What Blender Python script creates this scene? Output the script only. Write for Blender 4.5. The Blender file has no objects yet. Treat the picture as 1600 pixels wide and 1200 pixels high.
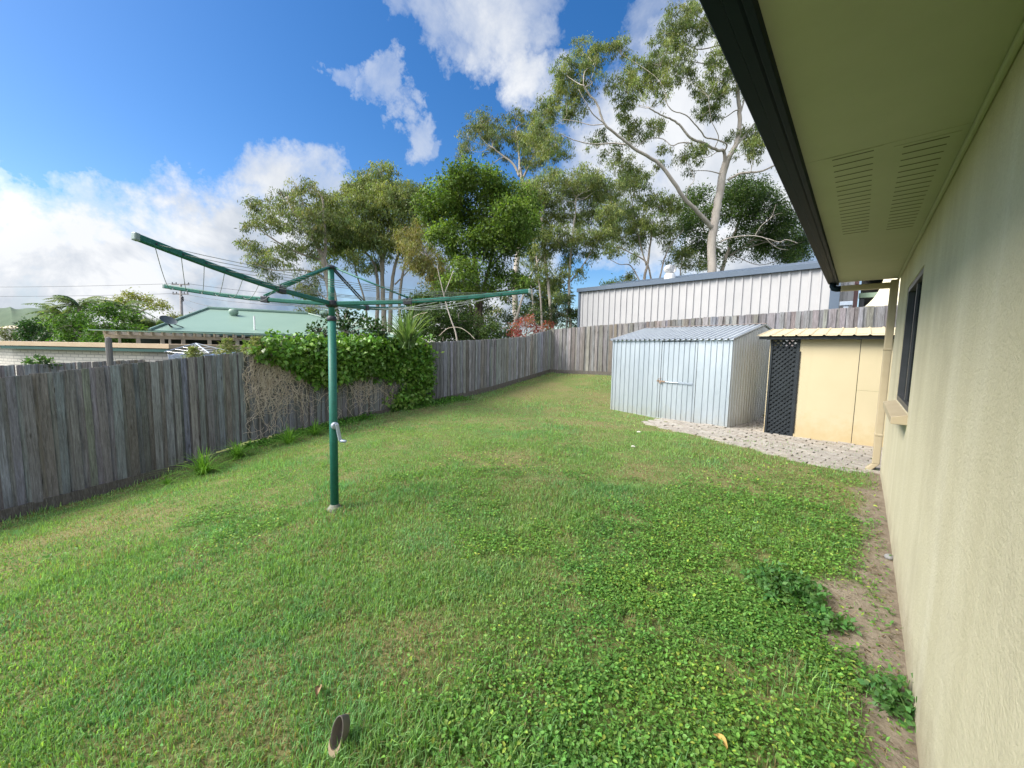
import bpy, bmesh, math, random
import numpy as np
from mathutils import Vector, Matrix

random.seed(5)
SC = bpy.context.scene
COL = SC.collection
R_ = math.radians
EYE = np.array([0.0, 0.0, 1.55])
FPX = 601.0                                   # focal length in pixels of a 1600 px wide picture

# ------------------------------------------------------------------ camera frame
PITCH, ROLL, YAW = R_(5.2), R_(1.0), R_(41.987)
_F = np.array([-math.sin(YAW)*math.cos(PITCH), math.cos(YAW)*math.cos(PITCH), -math.sin(PITCH)])
_r = np.array([math.cos(YAW), math.sin(YAW), 0.0])
_u = np.cross(_r, _F)
_R2 = math.cos(ROLL)*_r + math.sin(ROLL)*_u
_U2 = math.cos(ROLL)*_u - math.sin(ROLL)*_r
cam_d = bpy.data.cameras.new('camera')
cam = bpy.data.objects.new('camera', cam_d); COL.objects.link(cam)
M = Matrix(((_R2[0], _U2[0], -_F[0], EYE[0]), (_R2[1], _U2[1], -_F[1], EYE[1]), (_R2[2], _U2[2], -_F[2], EYE[2]), (0, 0, 0, 1)))
cam.matrix_world = M
cam_d.sensor_width = 36.0; cam_d.lens = 36.0*FPX/1600.0
cam_d.clip_start = 0.02; cam_d.clip_end = 6000
SC.camera = cam

def ray(px, py):
    return _R2*(px-800)/FPX - _U2*(py-600)/FPX + _F
def P(px, py, d): return EYE + ray(px, py)*d
def onX(px, py, X): v = ray(px, py); return EYE + v*((X-EYE[0])/v[0])
def onZ(px, py, Z): v = ray(px, py); return EYE + v*((Z-EYE[2])/v[2])
def onPl(px, py, p, n):
    v = ray(px, py); return EYE + v*(np.dot(np.array(p)-EYE, n)/np.dot(v, n))
def depth_of(p): return float(np.dot(np.array(p)-EYE, _F))

# ------------------------------------------------------------------ tagging
def tag(o, label=None, cat=None, group=None, kind=None):
    if label: o['label'] = label
    if cat: o['category'] = cat
    if group: o['group'] = group
    if kind: o['kind'] = kind
    return o
def thing(name, label, cat, loc=(0, 0, 0), group=None):
    o = bpy.data.objects.new(name, None); COL.objects.link(o)
    o.location = [float(c) for c in loc]; o.empty_display_size = 0.1
    return tag(o, label, cat, group)
def adopt(o, parent):
    if parent is not None:
        o.parent = parent
        m = Matrix.Identity(4); q = parent
        m = Matrix.Translation(q.location) if q.type == 'EMPTY' else Matrix.Identity(4)
        o.matrix_parent_inverse = m.inverted()

# ------------------------------------------------------------------ mesh builder
class MB:
    def __init__(s): s.v = []; s.f = []; s.c = []; s.cur = (1, 1, 1)
    def add(s, vs, fs):
        n = len(s.v); s.v += [tuple(float(c) for c in p) for p in vs]; s.c += [s.cur]*len(vs)
        s.f += [tuple(i+n for i in f) for f in fs]
    def frame_box(s, o, u, v, w):            # corner o, edge vectors u v w
        o, u, v, w = map(np.array, (o, u, v, w))
        vs = [o, o+u, o+u+v, o+v, o+w, o+u+w, o+u+v+w, o+v+w]
        fs = [(0, 3, 2, 1), (4, 5, 6, 7), (0, 1, 5, 4), (1, 2, 6, 5), (2, 3, 7, 6), (3, 0, 4, 7)]
        if np.dot(np.cross(u, v), w) < 0: fs = [f[::-1] for f in fs]
        s.add(vs, fs)
    def box(s, x0, x1, y0, y1, z0, z1):
        s.frame_box((x0, y0, z0), (x1-x0, 0, 0), (0, y1-y0, 0), (0, 0, z1-z0))
    def bar(s, a, b, wid, hei, up=(0, 0, 1)):
        a = np.array(a, float); b = np.array(b, float); d = b-a; up = np.array(up, float)
        sd = np.cross(d, up); sd /= np.linalg.norm(sd); u2 = np.cross(sd, d); u2 /= np.linalg.norm(u2)
        s.frame_box(a-sd*wid/2-u2*hei/2, sd*wid, d, u2*hei)
    def tube(s, pts, rad, n=8, cap=True):
        pts = [np.array(p, float) for p in pts]; k = len(pts)
        if not hasattr(rad, '__len__'): rad = [rad]*k
        t = [pts[min(i+1, k-1)]-pts[max(i-1, 0)] for i in range(k)]
        t = [a/(np.linalg.norm(a)+1e-9) for a in t]
        ref = np.array([0, 0, 1.]) if abs(t[0][2]) < .9 else np.array([1., 0, 0])
        x = np.cross(t[0], ref); x /= np.linalg.norm(x)
        vs = []; fs = []
        for i in range(k):
            x = x-t[i]*np.dot(x, t[i]); x /= np.linalg.norm(x)+1e-9; y = np.cross(t[i], x)
            for j in range(n):
                a = 2*math.pi*j/n; vs.append(pts[i]+rad[i]*(math.cos(a)*x+math.sin(a)*y))
        for i in range(k-1):
            for j in range(n):
                fs.append((i*n+j, i*n+(j+1) % n, (i+1)*n+(j+1) % n, (i+1)*n+j))
        if cap: fs += [tuple(range(n))[::-1], tuple((k-1)*n+j for j in range(n))]
        s.add(vs, fs)
    def lathe(s, base, prof, n=16, axis=(0, 0, 1)):
        base = np.array(base, float); ax = np.array(axis, float); ax /= np.linalg.norm(ax)
        ref = np.array([1., 0, 0]) if abs(ax[0]) < .9 else np.array([0, 1., 0])
        x = np.cross(ax, ref); x /= np.linalg.norm(x); y = np.cross(ax, x)
        vs = []; fs = []
        for r, h in prof:
            for j in range(n):
                a = 2*math.pi*j/n; vs.append(base+ax*h+r*(math.cos(a)*x+math.sin(a)*y))
        for i in range(len(prof)-1):
            for j in range(n):
                fs.append((i*n+j, i*n+(j+1) % n, (i+1)*n+(j+1) % n, (i+1)*n+j))
        fs += [tuple(range(n))[::-1], tuple((len(prof)-1)*n+j for j in range(n))]
        s.add(vs, fs)
    def prism(s, poly, ext):                 # poly: 3d points, ext: extrusion vector
        n = len(poly); e = np.array(ext, float); a = [np.array(p, float) for p in poly]
        nrm = sum((np.cross(a[i]-a[0], a[(i+1) % n]-a[0]) for i in range(1, n-1)), np.zeros(3))
        if np.dot(nrm, e) > 0: a = a[::-1]
        fs = [tuple(range(n)), tuple(range(2*n-1, n-1, -1))]
        fs += [(i, n+i, n+(i+1) % n, (i+1) % n) for i in range(n)]
        s.add(a+[p+e for p in a], [f for f in fs])
    def sheet(s, us, vs_, fn, flip=False):
        nu, nv = len(us), len(vs_)
        vv = [fn(u, v) for u in us for v in vs_]
        fs = [(i*nv+j, (i+1)*nv+j, (i+1)*nv+j+1, i*nv+j+1) for i in range(nu-1) for j in range(nv-1)]
        if flip: fs = [f[::-1] for f in fs]
        s.add(vv, fs)
    def build(s, name, mat, parent=None, smooth=False, bevel=0, col=False):
        me = bpy.data.meshes.new(name)
        me.from_pydata(s.v, [], s.f); me.update()
        if col:
            a = me.color_attributes.new('Col', 'FLOAT_COLOR', 'POINT')
            c = np.ones((len(s.v), 4), np.float32); c[:, :3] = np.array(s.c); a.data.foreach_set('color', c.ravel())
        if smooth: me.polygons.foreach_set('use_smooth', [True]*len(me.polygons))
        me.materials.append(mat)
        o = bpy.data.objects.new(name, me); COL.objects.link(o); adopt(o, parent)
        if bevel:
            b = o.modifiers.new('bevel', 'BEVEL'); b.width = bevel; b.segments = 2; b.limit_method = 'ANGLE'
        return o

def np_mesh(name, verts, faces, mat, parent=None, cols=None, smooth=False):
    """verts (N,3); faces (M,k) with the same k for all"""
    verts = np.ascontiguousarray(verts, np.float32); faces = np.ascontiguousarray(faces, np.int32)
    me = bpy.data.meshes.new(name); m, k = faces.shape
    me.vertices.add(len(verts)); me.vertices.foreach_set('co', verts.ravel())
    me.loops.add(m*k); me.loops.foreach_set('vertex_index', faces.ravel())
    me.polygons.add(m); me.polygons.foreach_set('loop_start', np.arange(0, m*k, k, dtype=np.int32))
    me.polygons.foreach_set('loop_total', np.full(m, k, np.int32))
    me.update(calc_edges=True)
    if cols is not None:
        a = me.color_attributes.new('Col', 'FLOAT_COLOR', 'POINT')
        c = np.ones((len(verts), 4), np.float32); c[:, :3] = cols; a.data.foreach_set('color', c.ravel())
    if smooth: me.polygons.foreach_set('use_smooth', [True]*m)
    me.materials.append(mat)
    o = bpy.data.objects.new(name, me); COL.objects.link(o); adopt(o, parent)
    return o

# ------------------------------------------------------------------ materials
class NT:
    def __init__(s, name):
        s.m = bpy.data.materials.new(name); s.m.use_nodes = True
        s.t = s.m.node_tree; s.t.nodes.clear()
        s.out = s.n('ShaderNodeOutputMaterial'); s.b = s.n('ShaderNodeBsdfPrincipled')
        s.l(s.b.outputs[0], s.out.inputs[0])
        s.tc = s.n('ShaderNodeTexCoord').outputs['Object']
    def n(s, typ, **kw):
        x = s.t.nodes.new(typ)
        for k, v in kw.items(): setattr(x, k, v)
        return x
    def l(s, a, b): s.t.links.new(a, b)
    def mapped(s, scale):
        x = s.n('ShaderNodeMapping'); s.l(s.tc, x.inputs[0]); x.inputs['Scale'].default_value = scale; return x.outputs[0]
    def noise(s, scale, detail=6, rough=.6, vec=None, dist=0):
        x = s.n('ShaderNodeTexNoise'); x.inputs['Scale'].default_value = scale; x.inputs['Detail'].default_value = detail
        x.inputs['Roughness'].default_value = rough; x.inputs['Distortion'].default_value = dist
        s.l(vec if vec is not None else s.tc, x.inputs['Vector']); return x.outputs['Fac']
    def ramp(s, fac, stops):
        x = s.n('ShaderNodeValToRGB'); s.l(fac, x.inputs[0]); e = x.color_ramp.elements
        while len(e) < len(stops): e.new(.5)
        for q, (p, c) in zip(e, stops): q.position = p; q.color = (*c, 1) if len(c) == 3 else c
        return x.outputs[0]
    def rng(s, fac, a, b, c=0., d=1.):
        x = s.n('ShaderNodeMapRange'); s.l(fac, x.inputs[0])
        for i, v in enumerate((a, b, c, d)): x.inputs[i+1].default_value = v
        return x.outputs[0]
    def mix(s, fac, a, b, mode='MIX'):
        x = s.n('ShaderNodeMix', data_type='RGBA', blend_type=mode)
        for sock, v in ((x.inputs[0], fac), (x.inputs[6], a), (x.inputs[7], b)):
            if isinstance(v, (int, float)): sock.default_value = v
            elif isinstance(v, tuple): sock.default_value = (*v, 1)
            else: s.l(v, sock)
        return x.outputs[2]
    def math(s, op, a, b=None):
        x = s.n('ShaderNodeMath', operation=op)
        for sock, v in zip(x.inputs, (a, b)):
            if v is None: continue
            if isinstance(v, (int, float)): sock.default_value = v
            else: s.l(v, sock)
        return x.outputs[0]
    def attr(s, name='Col'):
        x = s.n('ShaderNodeAttribute'); x.attribute_name = name; return x.outputs['Color']
    def bump(s, h, strength=.3, dist=.01):
        x = s.n('ShaderNodeBump'); x.inputs['Strength'].default_value = strength; x.inputs['Distance'].default_value = dist
        s.l(h, x.inputs['Height']); s.l(x.outputs[0], s.b.inputs['Normal'])
    def col(s, v):
        if isinstance(v, tuple): s.b.inputs['Base Color'].default_value = (*v, 1)
        else: s.l(v, s.b.inputs['Base Color'])
    def set(s, rough=None, metal=None, spec=None):
        if rough is not None:
            if isinstance(rough, (int, float)): s.b.inputs['Roughness'].default_value = rough
            else: s.l(rough, s.b.inputs['Roughness'])
        if metal is not None: s.b.inputs['Metallic'].default_value = metal
        if spec is not None: s.b.inputs['Specular IOR Level'].default_value = spec

def simple(name, c1, c2, scale=4, rough=.6, metal=0, bump=0, stretch=(1, 1, 1), spec=.4, fine=None):
    t = NT(name); v = t.mapped(stretch)
    f = t.noise(scale, 7, .65, v)
    c = t.mix(t.rng(f, .3, .7), c1, c2)
    if fine: c = t.mix(t.rng(t.noise(fine, 3, .6, v), .35, .7, 0, .45), c, tuple(x*.55 for x in c1))
    t.col(c); t.set(rough, metal, spec)
    if bump: t.bump(t.noise(scale*8, 5, .7, v), bump, .006)
    return t.m

def leaf_mat(name, transl=.35, rough=.5, gloss=.25):
    t = NT(name); c = t.attr(); t.col(c); t.set(rough, 0, gloss)
    tr = t.n('ShaderNodeBsdfTranslucent')
    t.l(t.mix(1.0, c, (1.25, 1.35, .55), 'MULTIPLY'), tr.inputs[0])
    mx = t.n('ShaderNodeMixShader'); mx.inputs[0].default_value = transl
    t.l(t.b.outputs[0], mx.inputs[1]); t.l(tr.outputs[0], mx.inputs[2]); t.l(mx.outputs[0], t.out.inputs[0])
    return t.m
LEAF = leaf_mat('foliage', .38, .5, .25)
GRASS = leaf_mat('grass_blades', .42, .6, .15)
WAXY = leaf_mat('waxy_leaves', .25, .38, .4)

def m_wood():
    t = NT('weathered_wood'); v = t.mapped((9, 9, .55))
    g = t.noise(5, 8, .7, v, .6)
    g2 = t.noise(26, 4, .6, v)
    c = t.mix(t.rng(g, .3, .72, 0, 1), t.attr(), (.045, .042, .04))
    c = t.mix(t.rng(g2, .5, .8, 0, .5), c, (.42, .42, .43))
    big = t.noise(.8, 3, .6)
    c = t.mix(t.rng(big, .4, .7, 0, .35), c, (.10, .085, .065))
    # knots
    vo = t.n('ShaderNodeTexVoronoi'); vo.inputs['Scale'].default_value = 2.2; t.l(t.mapped((3.2, 3.2, .8)), vo.inputs['Vector'])
    c = t.mix(t.rng(vo.outputs['Distance'], .02, .1, .8, 0), c, (.03, .025, .02))
    t.col(c); t.set(.85, 0, .2); t.bump(g, .5, .01)
    return t.m
WOOD = m_wood()
def m_render():
    t = NT('cement_render')
    st = t.noise(1.0, 5, .6, t.mapped((1, 2.6, .22)))
    st2 = t.noise(1.0, 4, .6, t.mapped((1, 3.4, .13)))
    c = t.mix(t.rng(st, .35, .68), (.54, .495, .35), (.63, .585, .435))
    c = t.mix(t.rng(st2, .55, .74, 0, .55), c, (.72, .68, .56))
    c = t.mix(t.rng(t.noise(1.7, 4, .6), .5, .75, 0, .4), c, (.40, .36, .26))
    c = t.mix(t.rng(t.noise(90, 4, .7), .42, .7, 0, .28), c, (.38, .34, .24))
    # splashed soil near the ground
    z = t.n('ShaderNodeSeparateXYZ'); t.l(t.tc, z.inputs[0])
    dz = t.math('ADD', z.outputs[2], t.rng(t.noise(6, 5, .7), .3, .7, -.1, .1))
    c = t.mix(t.rng(dz, .0, .28, .55, 0), c, (.25, .20, .14))
    t.col(c); t.set(.9, 0, .2)
    h = t.math('ADD', t.noise(85, 5, .75), t.math('MULTIPLY', t.noise(14, 3, .6), .8))
    t.bump(h, .7, .012)
    return t.m
RENDER = m_render()
SOFFIT = simple('soffit_paint', (.33, .345, .225), (.38, .39, .265), 1.5, .7, bump=.03)
BEIGE = simple('beige_trim_paint', (.35, .29, .195), (.41, .35, .24), 3, .55, bump=.05)
NAVY = simple('navy_gutter_paint', (.002, .009, .015), (.004, .013, .02), 3, .6, bump=.02, spec=.12)
NAVYL = simple('slate_blue_paint', (.075, .105, .15), (.095, .125, .17), 2, .45)
def m_zinc(name, c1, c2, rough, metal):
    t = NT(name); f = t.noise(2.5, 6, .6, t.mapped((1, 1, .4)))
    c = t.mix(t.rng(f, .3, .7), c1, c2)
    sp = t.n('ShaderNodeTexVoronoi'); sp.inputs['Scale'].default_value = 90; t.l(t.tc, sp.inputs['Vector'])
    sz = t.n('ShaderNodeSeparateXYZ'); t.l(t.tc, sz.inputs[0])
    low = t.math('ADD', sz.outputs[2], t.rng(t.noise(7, 5, .7), .3, .7, -.15, .15))
    c = t.mix(t.rng(low, .05, .35, .35, 0), c, (.36, .33, .24))
    t.col(c); t.set(t.rng(t.noise(20, 4, .6), .3, .7, rough-.06, rough+.1), metal, .4); return t.m
ZINC = m_zinc('zinc_cladding', (.37, .42, .465), (.44, .49, .535), .45, .6)
ZINCD = m_zinc('galvanised_side_cladding', (.50, .52, .54), (.60, .62, .64), .5, .55)
ZINCR = m_zinc('zinc_roof_sheet', (.44, .47, .50), (.54, .57, .59), .5, .4)
GSTEEL = simple('pale_steel_cladding', (.355, .35, .358), (.415, .41, .415), .8, .5, bump=0)
_c = NT('cream_sheet_paint'); _q = _c.mix(_c.rng(_c.noise(.9, 4, .6), .3, .7), (.45, .385, .25), (.495, .425, .28))
_z = _c.n('ShaderNodeSeparateXYZ'); _c.l(_c.tc, _z.inputs[0]); _q = _c.mix(_c.rng(_c.math('ADD', _z.outputs[2], _c.rng(_c.noise(5, 5, .7), .3, .7, -.2, .2)), .05, .5, .75, 0), _q, (.42, .32, .17))
_q = _c.mix(_c.rng(_c.noise(1.0, 5, .6, _c.mapped((6, 1, .4))), .55, .75, 0, .35), _q, (.40, .34, .22)); _c.col(_q); _c.set(.7, 0, .3); _c.bump(_c.noise(1.6, 2, .5), .25, .02); CREAMP = _c.m
CREAMR = simple('cream_roof_sheet', (.60, .49, .30), (.70, .59, .38), 3, .5, fine=20)
BLACKP = simple('black_timber_paint', (.010, .014, .018), (.02, .026, .032), 6, .5, bump=.1)
GREENP = simple('green_powder_coat', (.018, .125, .095), (.026, .155, .12), 5, .5, spec=.3, fine=45)
DARKPL = simple('dark_plastic', (.02, .022, .03), (.035, .037, .05), 20, .5)
GREYAL = simple('grey_aluminium', (.29, .34, .41), (.36, .41, .48), 20, .38, .35)
WIRE = simple('line_wire', (.16, .18, .17), (.26, .28, .27), 10, .5)
GLASS = NT('window_glass'); GLASS.col((.015, .018, .02)); GLASS.set(.06, 0, .7); GLASS = GLASS.m
CLEAR = NT('clear_glass'); CLEAR.col((.02, .02, .02)); CLEAR.set(.05, 0, .6)
_t = CLEAR.n('ShaderNodeBsdfTransparent'); _t.inputs[0].default_value = (.8, .84, .82, 1); _m = CLEAR.n('ShaderNodeMixShader'); _m.inputs[0].default_value = .72
CLEAR.l(CLEAR.b.outputs[0], _m.inputs[1]); CLEAR.l(_t.outputs[0], _m.inputs[2]); CLEAR.l(_m.outputs[0], CLEAR.out.inputs[0]); CLEAR = CLEAR.m
CURT = simple('curtain_cloth', (.50, .50, .44), (.62, .60, .54), 3, .9)
DARKIN = simple('dark_interior', (.012, .013, .014), (.022, .022, .022), 3, .9)
ALUM = simple('dark_window_frame', (.05, .055, .06), (.07, .075, .085), 8, .4, .3)
ROOFG = simple('green_roof_steel', (.175, .265, .215), (.205, .30, .245), .5, .5)
BARKW = NT('pale_gum_bark'); _b = BARKW
_c = _b.mix(_b.rng(_b.noise(1.6, 6, .65, _b.mapped((1, 1, .35))), .35, .68), (.46, .41, .36), (.31, .27, .235))
_c = _b.mix(_b.rng(_b.noise(6, 4, .6, _b.mapped((1, 1, .4))), .55, .75, 0, .6), _c, (.20, .17, .14))
_b.col(_c); _b.set(.8, 0, .2); _b.bump(_b.noise(9, 5, .6), .3, .02); BARKW = BARKW.m
BARKG = simple('grey_brown_bark', (.36, .315, .27), (.20, .17, .145), 3, .9, bump=.5, stretch=(1, 1, .3))
BARKD = simple('dark_brown_bark', (.085, .065, .05), (.05, .04, .03), 3, .9, bump=.4, stretch=(1, 1, .3))
DRYST = simple('dry_vine_stems', (.66, .57, .47), (.43, .35, .27), 6, .9)

def m_ground():
    t = NT('lawn_soil'); a = t.n('ShaderNodeAttribute'); a.attribute_name = 'Col'
    sp = t.n('ShaderNodeSeparateColor'); t.l(a.outputs['Color'], sp.inputs[0])   # r: bare soil, g: dry thatch
    n1 = t.noise(5, 8, .7); n2 = t.noise(45, 6, .7)
    green = t.mix(t.rng(n2, .3, .7), (.07, .115, .03), (.14, .18, .055))
    thatch = t.mix(t.rng(n2, .35, .7), (.16, .12, .06), (.30, .24, .125))
    soil = t.mix(t.rng(n1, .3, .7), (.165, .13, .095), (.28, .24, .19))
    soil = t.mix(t.rng(n2, .55, .75, 0, .6), soil, (.10, .07, .05))
    c = t.mix(t.math('MINIMUM', t.math('ADD', sp.outputs[1], .18), 1), green, thatch)
    c = t.mix(sp.outputs[0], c, soil)
    t.col(c); t.set(.95, 0, .1); t.bump(t.math('ADD', n1, n2), .7, .02); return t.m
GROUND = m_ground()
FARG = simple('far_ground', (.06, .09, .035), (.10, .12, .06), .05, .95)
HILLM = simple('hill_forest', (.06, .10, .06), (.11, .15, .095), .06, .95, fine=.12)
def m_paver():
    t = NT('concrete_pavers'); c = t.attr()
    c = t.mix(t.rng(t.noise(9, 6, .7), .35, .7, 0, .7), c, (.20, .165, .14))
    c = t.mix(t.rng(t.noise(60, 4, .6), .5, .75, 0, .5), c, (.10, .085, .07))
    t.col(c); t.set(.9, 0, .2); t.bump(t.noise(50, 5, .7), .4, .006); return t.m
PAVER = m_paver()
def m_brick():
    t = NT('white_painted_brick'); b = t.n('ShaderNodeTexBrick'); 
    mp = t.n('ShaderNodeMapping'); mp.inputs['Rotation'].default_value = (R_(90), 0, 0); t.l(t.tc, mp.inputs[0])
    t.l(mp.outputs[0], b.inputs['Vector'])
    b.inputs['Scale'].default_value = 1; b.inputs['Brick Width'].default_value = .24; b.inputs['Row Height'].default_value = .086
    b.inputs['Mortar Size'].default_value = .008; b.inputs['Color1'].default_value = (.62, .58, .52, 1)
    b.inputs['Color2'].default_value = (.55, .51, .46, 1); b.inputs['Mortar'].default_value = (.30, .28, .26, 1)
    t.col(b.outputs[0]); t.set(.85); return t.m
BRICK = m_brick()
def vcol_mat(name, rough=.8, metal=0):
    t = NT(name); t.col(t.mix(t.rng(t.noise(30, 4, .6), .4, .75, 0, .3), t.attr(), (.05, .05, .05))); t.set(rough, metal, .3); return t.m
VCOL = vcol_mat('painted_surface')

# ------------------------------------------------------------------ fence planes and terrain
FA = np.array([-7.9, -1.0, 0]); FB = np.array([-8.9, 12.1, 0])
FD = (FB-FA)/np.linalg.norm(FB-FA); FN = np.array([FD[1], -FD[0], 0])           # FN points into the yard
BD = np.array([1, .1, 0])/math.hypot(1, .1); BN = np.array([BD[1], -BD[0], 0])  # points into the yard (towards -y)
L_TOP = [(0, 590), (100, 579), (250, 563), (376, 550.5), (430, 546.5), (500, 543), (560, 540), (668, 535), (747, 531), (786, 529), (820, 525.5), (857, 516)]
L_BOT = [(0, 800), (95, 775), (210, 746), (277, 726), (325, 710), (382, 691), (500, 662), (671, 625), (747, 609.5), (800, 595), (857, 577.5)]
L_PLN = [(0, 815), (50, 801), (137, 777), (210, 757), (277, 735), (325, 717), (382, 697), (500, 667), (671, 629), (759, 613), (800, 600), (857, 582)]
B_TOP = [(857, 515.3), (954, 507), (1075, 498), (1240, 487), (1280, 484.3), (1329, 480.4), (1395, 477)]
B_BOT = [(857, 577.5), (954, 581.5)]
B_PLN = [(857, 582), (954, 586)]
def prof(pts, p0, d, n):
    s = []; z = []
    for q in pts:
        w = onPl(*q, p0, n); s.append(np.dot(w-np.array(p0), d)); z.append(w[2])
    return np.array(s), np.array(z)
def extrap(s, sz):
    S, Z = sz
    if s < S[0]: return Z[0]+(s-S[0])*(Z[1]-Z[0])/(S[1]-S[0])*.8
    if s > S[-1]: return Z[-1]+(s-S[-1])*(Z[-1]-Z[-2])/(S[-1]-S[-2])*.6
    return float(np.interp(s, S, Z))
pLT, pLB, pLP = (prof(q, FA, FD, FN) for q in (L_TOP, L_BOT, L_PLN))
pBT, pBB, pBP = (prof(q, FB, BD, BN) for q in (B_TOP, B_BOT, B_PLN))
ctrl = [(.285, 2.07, -.03), (.285, 3.53, .07), (.285, 6.4, .12), (0, 0, -.03), (.3, -3, -.2), (-4, -4, -.35), (-4.57, 8.84, .07), (-1.86, 8.44, .08),
        (-1.0, 8.58, .04), (.5, 8.6, .06), (-3.54, 1.49, .03), (-3, 10.4, .12), (-1.2, 10.4, .12), (0, 12.6, 1.0), (1.5, 6, .12), (1.5, 0, -.03), (-8, -5, -.9)]
for s, z in zip(*pLP): q = FA+FD*s; ctrl.append((q[0], q[1], z-.015))
for s, z in zip(*pBP): q = FB+BD*s; ctrl.append((q[0], q[1], z-.015))
CT = np.array(ctrl)
def _tps(r): return np.where(r > 1e-9, r*r*np.log(r+1e-12), 0)
_n = len(CT); _K = _tps(np.hypot(CT[:, None, 0]-CT[None, :, 0], CT[:, None, 1]-CT[None, :, 1]))+np.eye(_n)*.6
_A = np.zeros((_n+3, _n+3)); _A[:_n, :_n] = _K; _A[:_n, _n] = 1; _A[:_n, _n+1:] = CT[:, :2]; _A[_n:, :_n] = _A[:_n, _n:].T
_w = np.linalg.solve(_A, np.concatenate([CT[:, 2], [0, 0, 0]]))
def gz(x, y):
    x = np.atleast_1d(np.asarray(x, float)); y = np.atleast_1d(np.asarray(y, float)); out = np.empty(len(x))
    for i in range(0, len(x), 20000):
        a, b = x[i:i+20000], y[i:i+20000]
        out[i:i+20000] = _tps(np.hypot(a[:, None]-CT[None, :, 0], b[:, None]-CT[None, :, 1]))@_w[:_n]+_w[_n]+_w[_n+1]*a+_w[_n+2]*b
    return out
def g1(x, y): return float(gz(x, y)[0])
def G(px, py):
    v = ray(px, py); t = 1.0
    for _ in range(60):
        p = EYE+v*t; t += (p[2]-g1(p[0], p[1]))/(-v[2])*.7
    return EYE+v*t

# smooth value noise in numpy for masks
def vnoise(x, y, sc, seed):
    g = np.random.default_rng(seed).random((256, 256)); x = x*sc; y = y*sc
    xi = np.floor(x).astype(int); yi = np.floor(y).astype(int); fx = x-xi; fy = y-yi
    fx = fx*fx*(3-2*fx); fy = fy*fy*(3-2*fy); a = lambda i, j: g[(xi+i) % 256, (yi+j) % 256]
    return (a(0, 0)*(1-fx)+a(1, 0)*fx)*(1-fy)+(a(0, 1)*(1-fx)+a(1, 1)*fx)*fy
def fbm(x, y, sc, seed): return .5*vnoise(x, y, sc, seed)+.3*vnoise(x, y, sc*2.1, seed+1)+.2*vnoise(x, y, sc*4.3, seed+2)
def sstep(a, b, x): t = np.clip((x-a)/(b-a), 0, 1); return t*t*(3-2*t)
# paved patch outline (on the ground)
PAVE_PX = [(1003, 659), (1040, 654), (1075, 655), (1120, 664), (1150, 660), (1190, 650), (1240, 655), (1330, 672), (1400, 690), (1400, 738), (1330, 737), (1250, 724), (1160, 699), (1080, 680), (1030, 669)]
PAVE = np.array([G(*q)[:2] for q in PAVE_PX])
def in_poly(x, y, poly):
    c = np.zeros(len(x), bool); n = len(poly); j = n-1
    for i in range(n):
        xi, yi = poly[i]; xj, yj = poly[j]
        k = ((yi > y) != (yj > y)) & (x < (xj-xi)*(y-yi)/(yj-yi+1e-12)+xi); c ^= k; j = i
    return c
SOILPTS = [(G(1400, 880), .28), (G(1385, 800), .20), (G(1350, 960), .34), (G(1375, 1000), .34), (G(1330, 985), .16), (G(1400, 1040), .24), (G(1360, 770), .16), (G(1420, 1110), .16), (G(1330, 930), .2), (G(1345, 810), .14)]
THPTS = [(G(860, 775), .55), (G(905, 925), .3), (G(800, 720), .5), (G(950, 625), .7), (G(930, 600), 1.0), (G(830, 1100), .16), (G(250, 800), .5), (G(650, 1000), .3), (G(1000, 735), .5), (G(570, 780), .6), (G(1120, 755), .5)]
def masks(x, y):
    soil = sstep(.02, .25, x+.32*(fbm(x, y, 2.3, 11)-.5))*(y < 6.6)
    for (p, r) in SOILPTS: soil = np.maximum(soil, 1-sstep(.55, 1.1, np.hypot(x-p[0], y-p[1])/r+.9*(fbm(x, y, 5, 31)-.5)))
    soil = np.where(x < -8.1, soil*.3, soil)
    th = np.maximum(sstep(.52, .78, fbm(x, y, .9, 21))*.6, .5*sstep(.5, .75, fbm(x, y, 4.5, 23)))
    for (p, r) in THPTS: th = np.maximum(th, .62*(1-sstep(.0, 1.35, np.hypot(x-p[0], y-p[1])/r+2.2*(fbm(x, y, 2.6, 41)-.5)+.9*(fbm(x, y, 9, 43)-.5))))
    return np.clip(soil, 0, 1), np.clip(th*.8, 0, 1)

# yard sheet
xs = np.concatenate([np.arange(-9.2, -3, .12), np.arange(-3, .3, .04), np.arange(.3, 3.6, .5)])
ys = np.concatenate([np.arange(-6, 0, .25), np.arange(0, 7, .05), np.arange(7, 13.4, .12)])
X, Y = np.meshgrid(xs, ys, indexing='ij'); xf, yf = X.ravel(), Y.ravel()
Z = gz(xf, yf)+.03*(fbm(xf, yf, 1.5, 3)-.5)+.02*(fbm(xf, yf, 6, 5)-.5)
nx, ny = len(xs), len(ys); idx = np.arange(nx*ny).reshape(nx, ny)
F4 = np.stack([idx[:-1, :-1], idx[1:, :-1], idx[1:, 1:], idx[:-1, 1:]], -1).reshape(-1, 4)
so, th = masks(xf, yf)
lawn = np_mesh('lawn', np.stack([xf, yf, Z], 1), F4, GROUND, None, np.stack([so, th, np.zeros_like(so)], 1), True)
tag(lawn, kind='structure')
def lz(x, y): return gz(x, y)+.03*(fbm(np.atleast_1d(x), np.atleast_1d(y), 1.5, 3)-.5)

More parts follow.
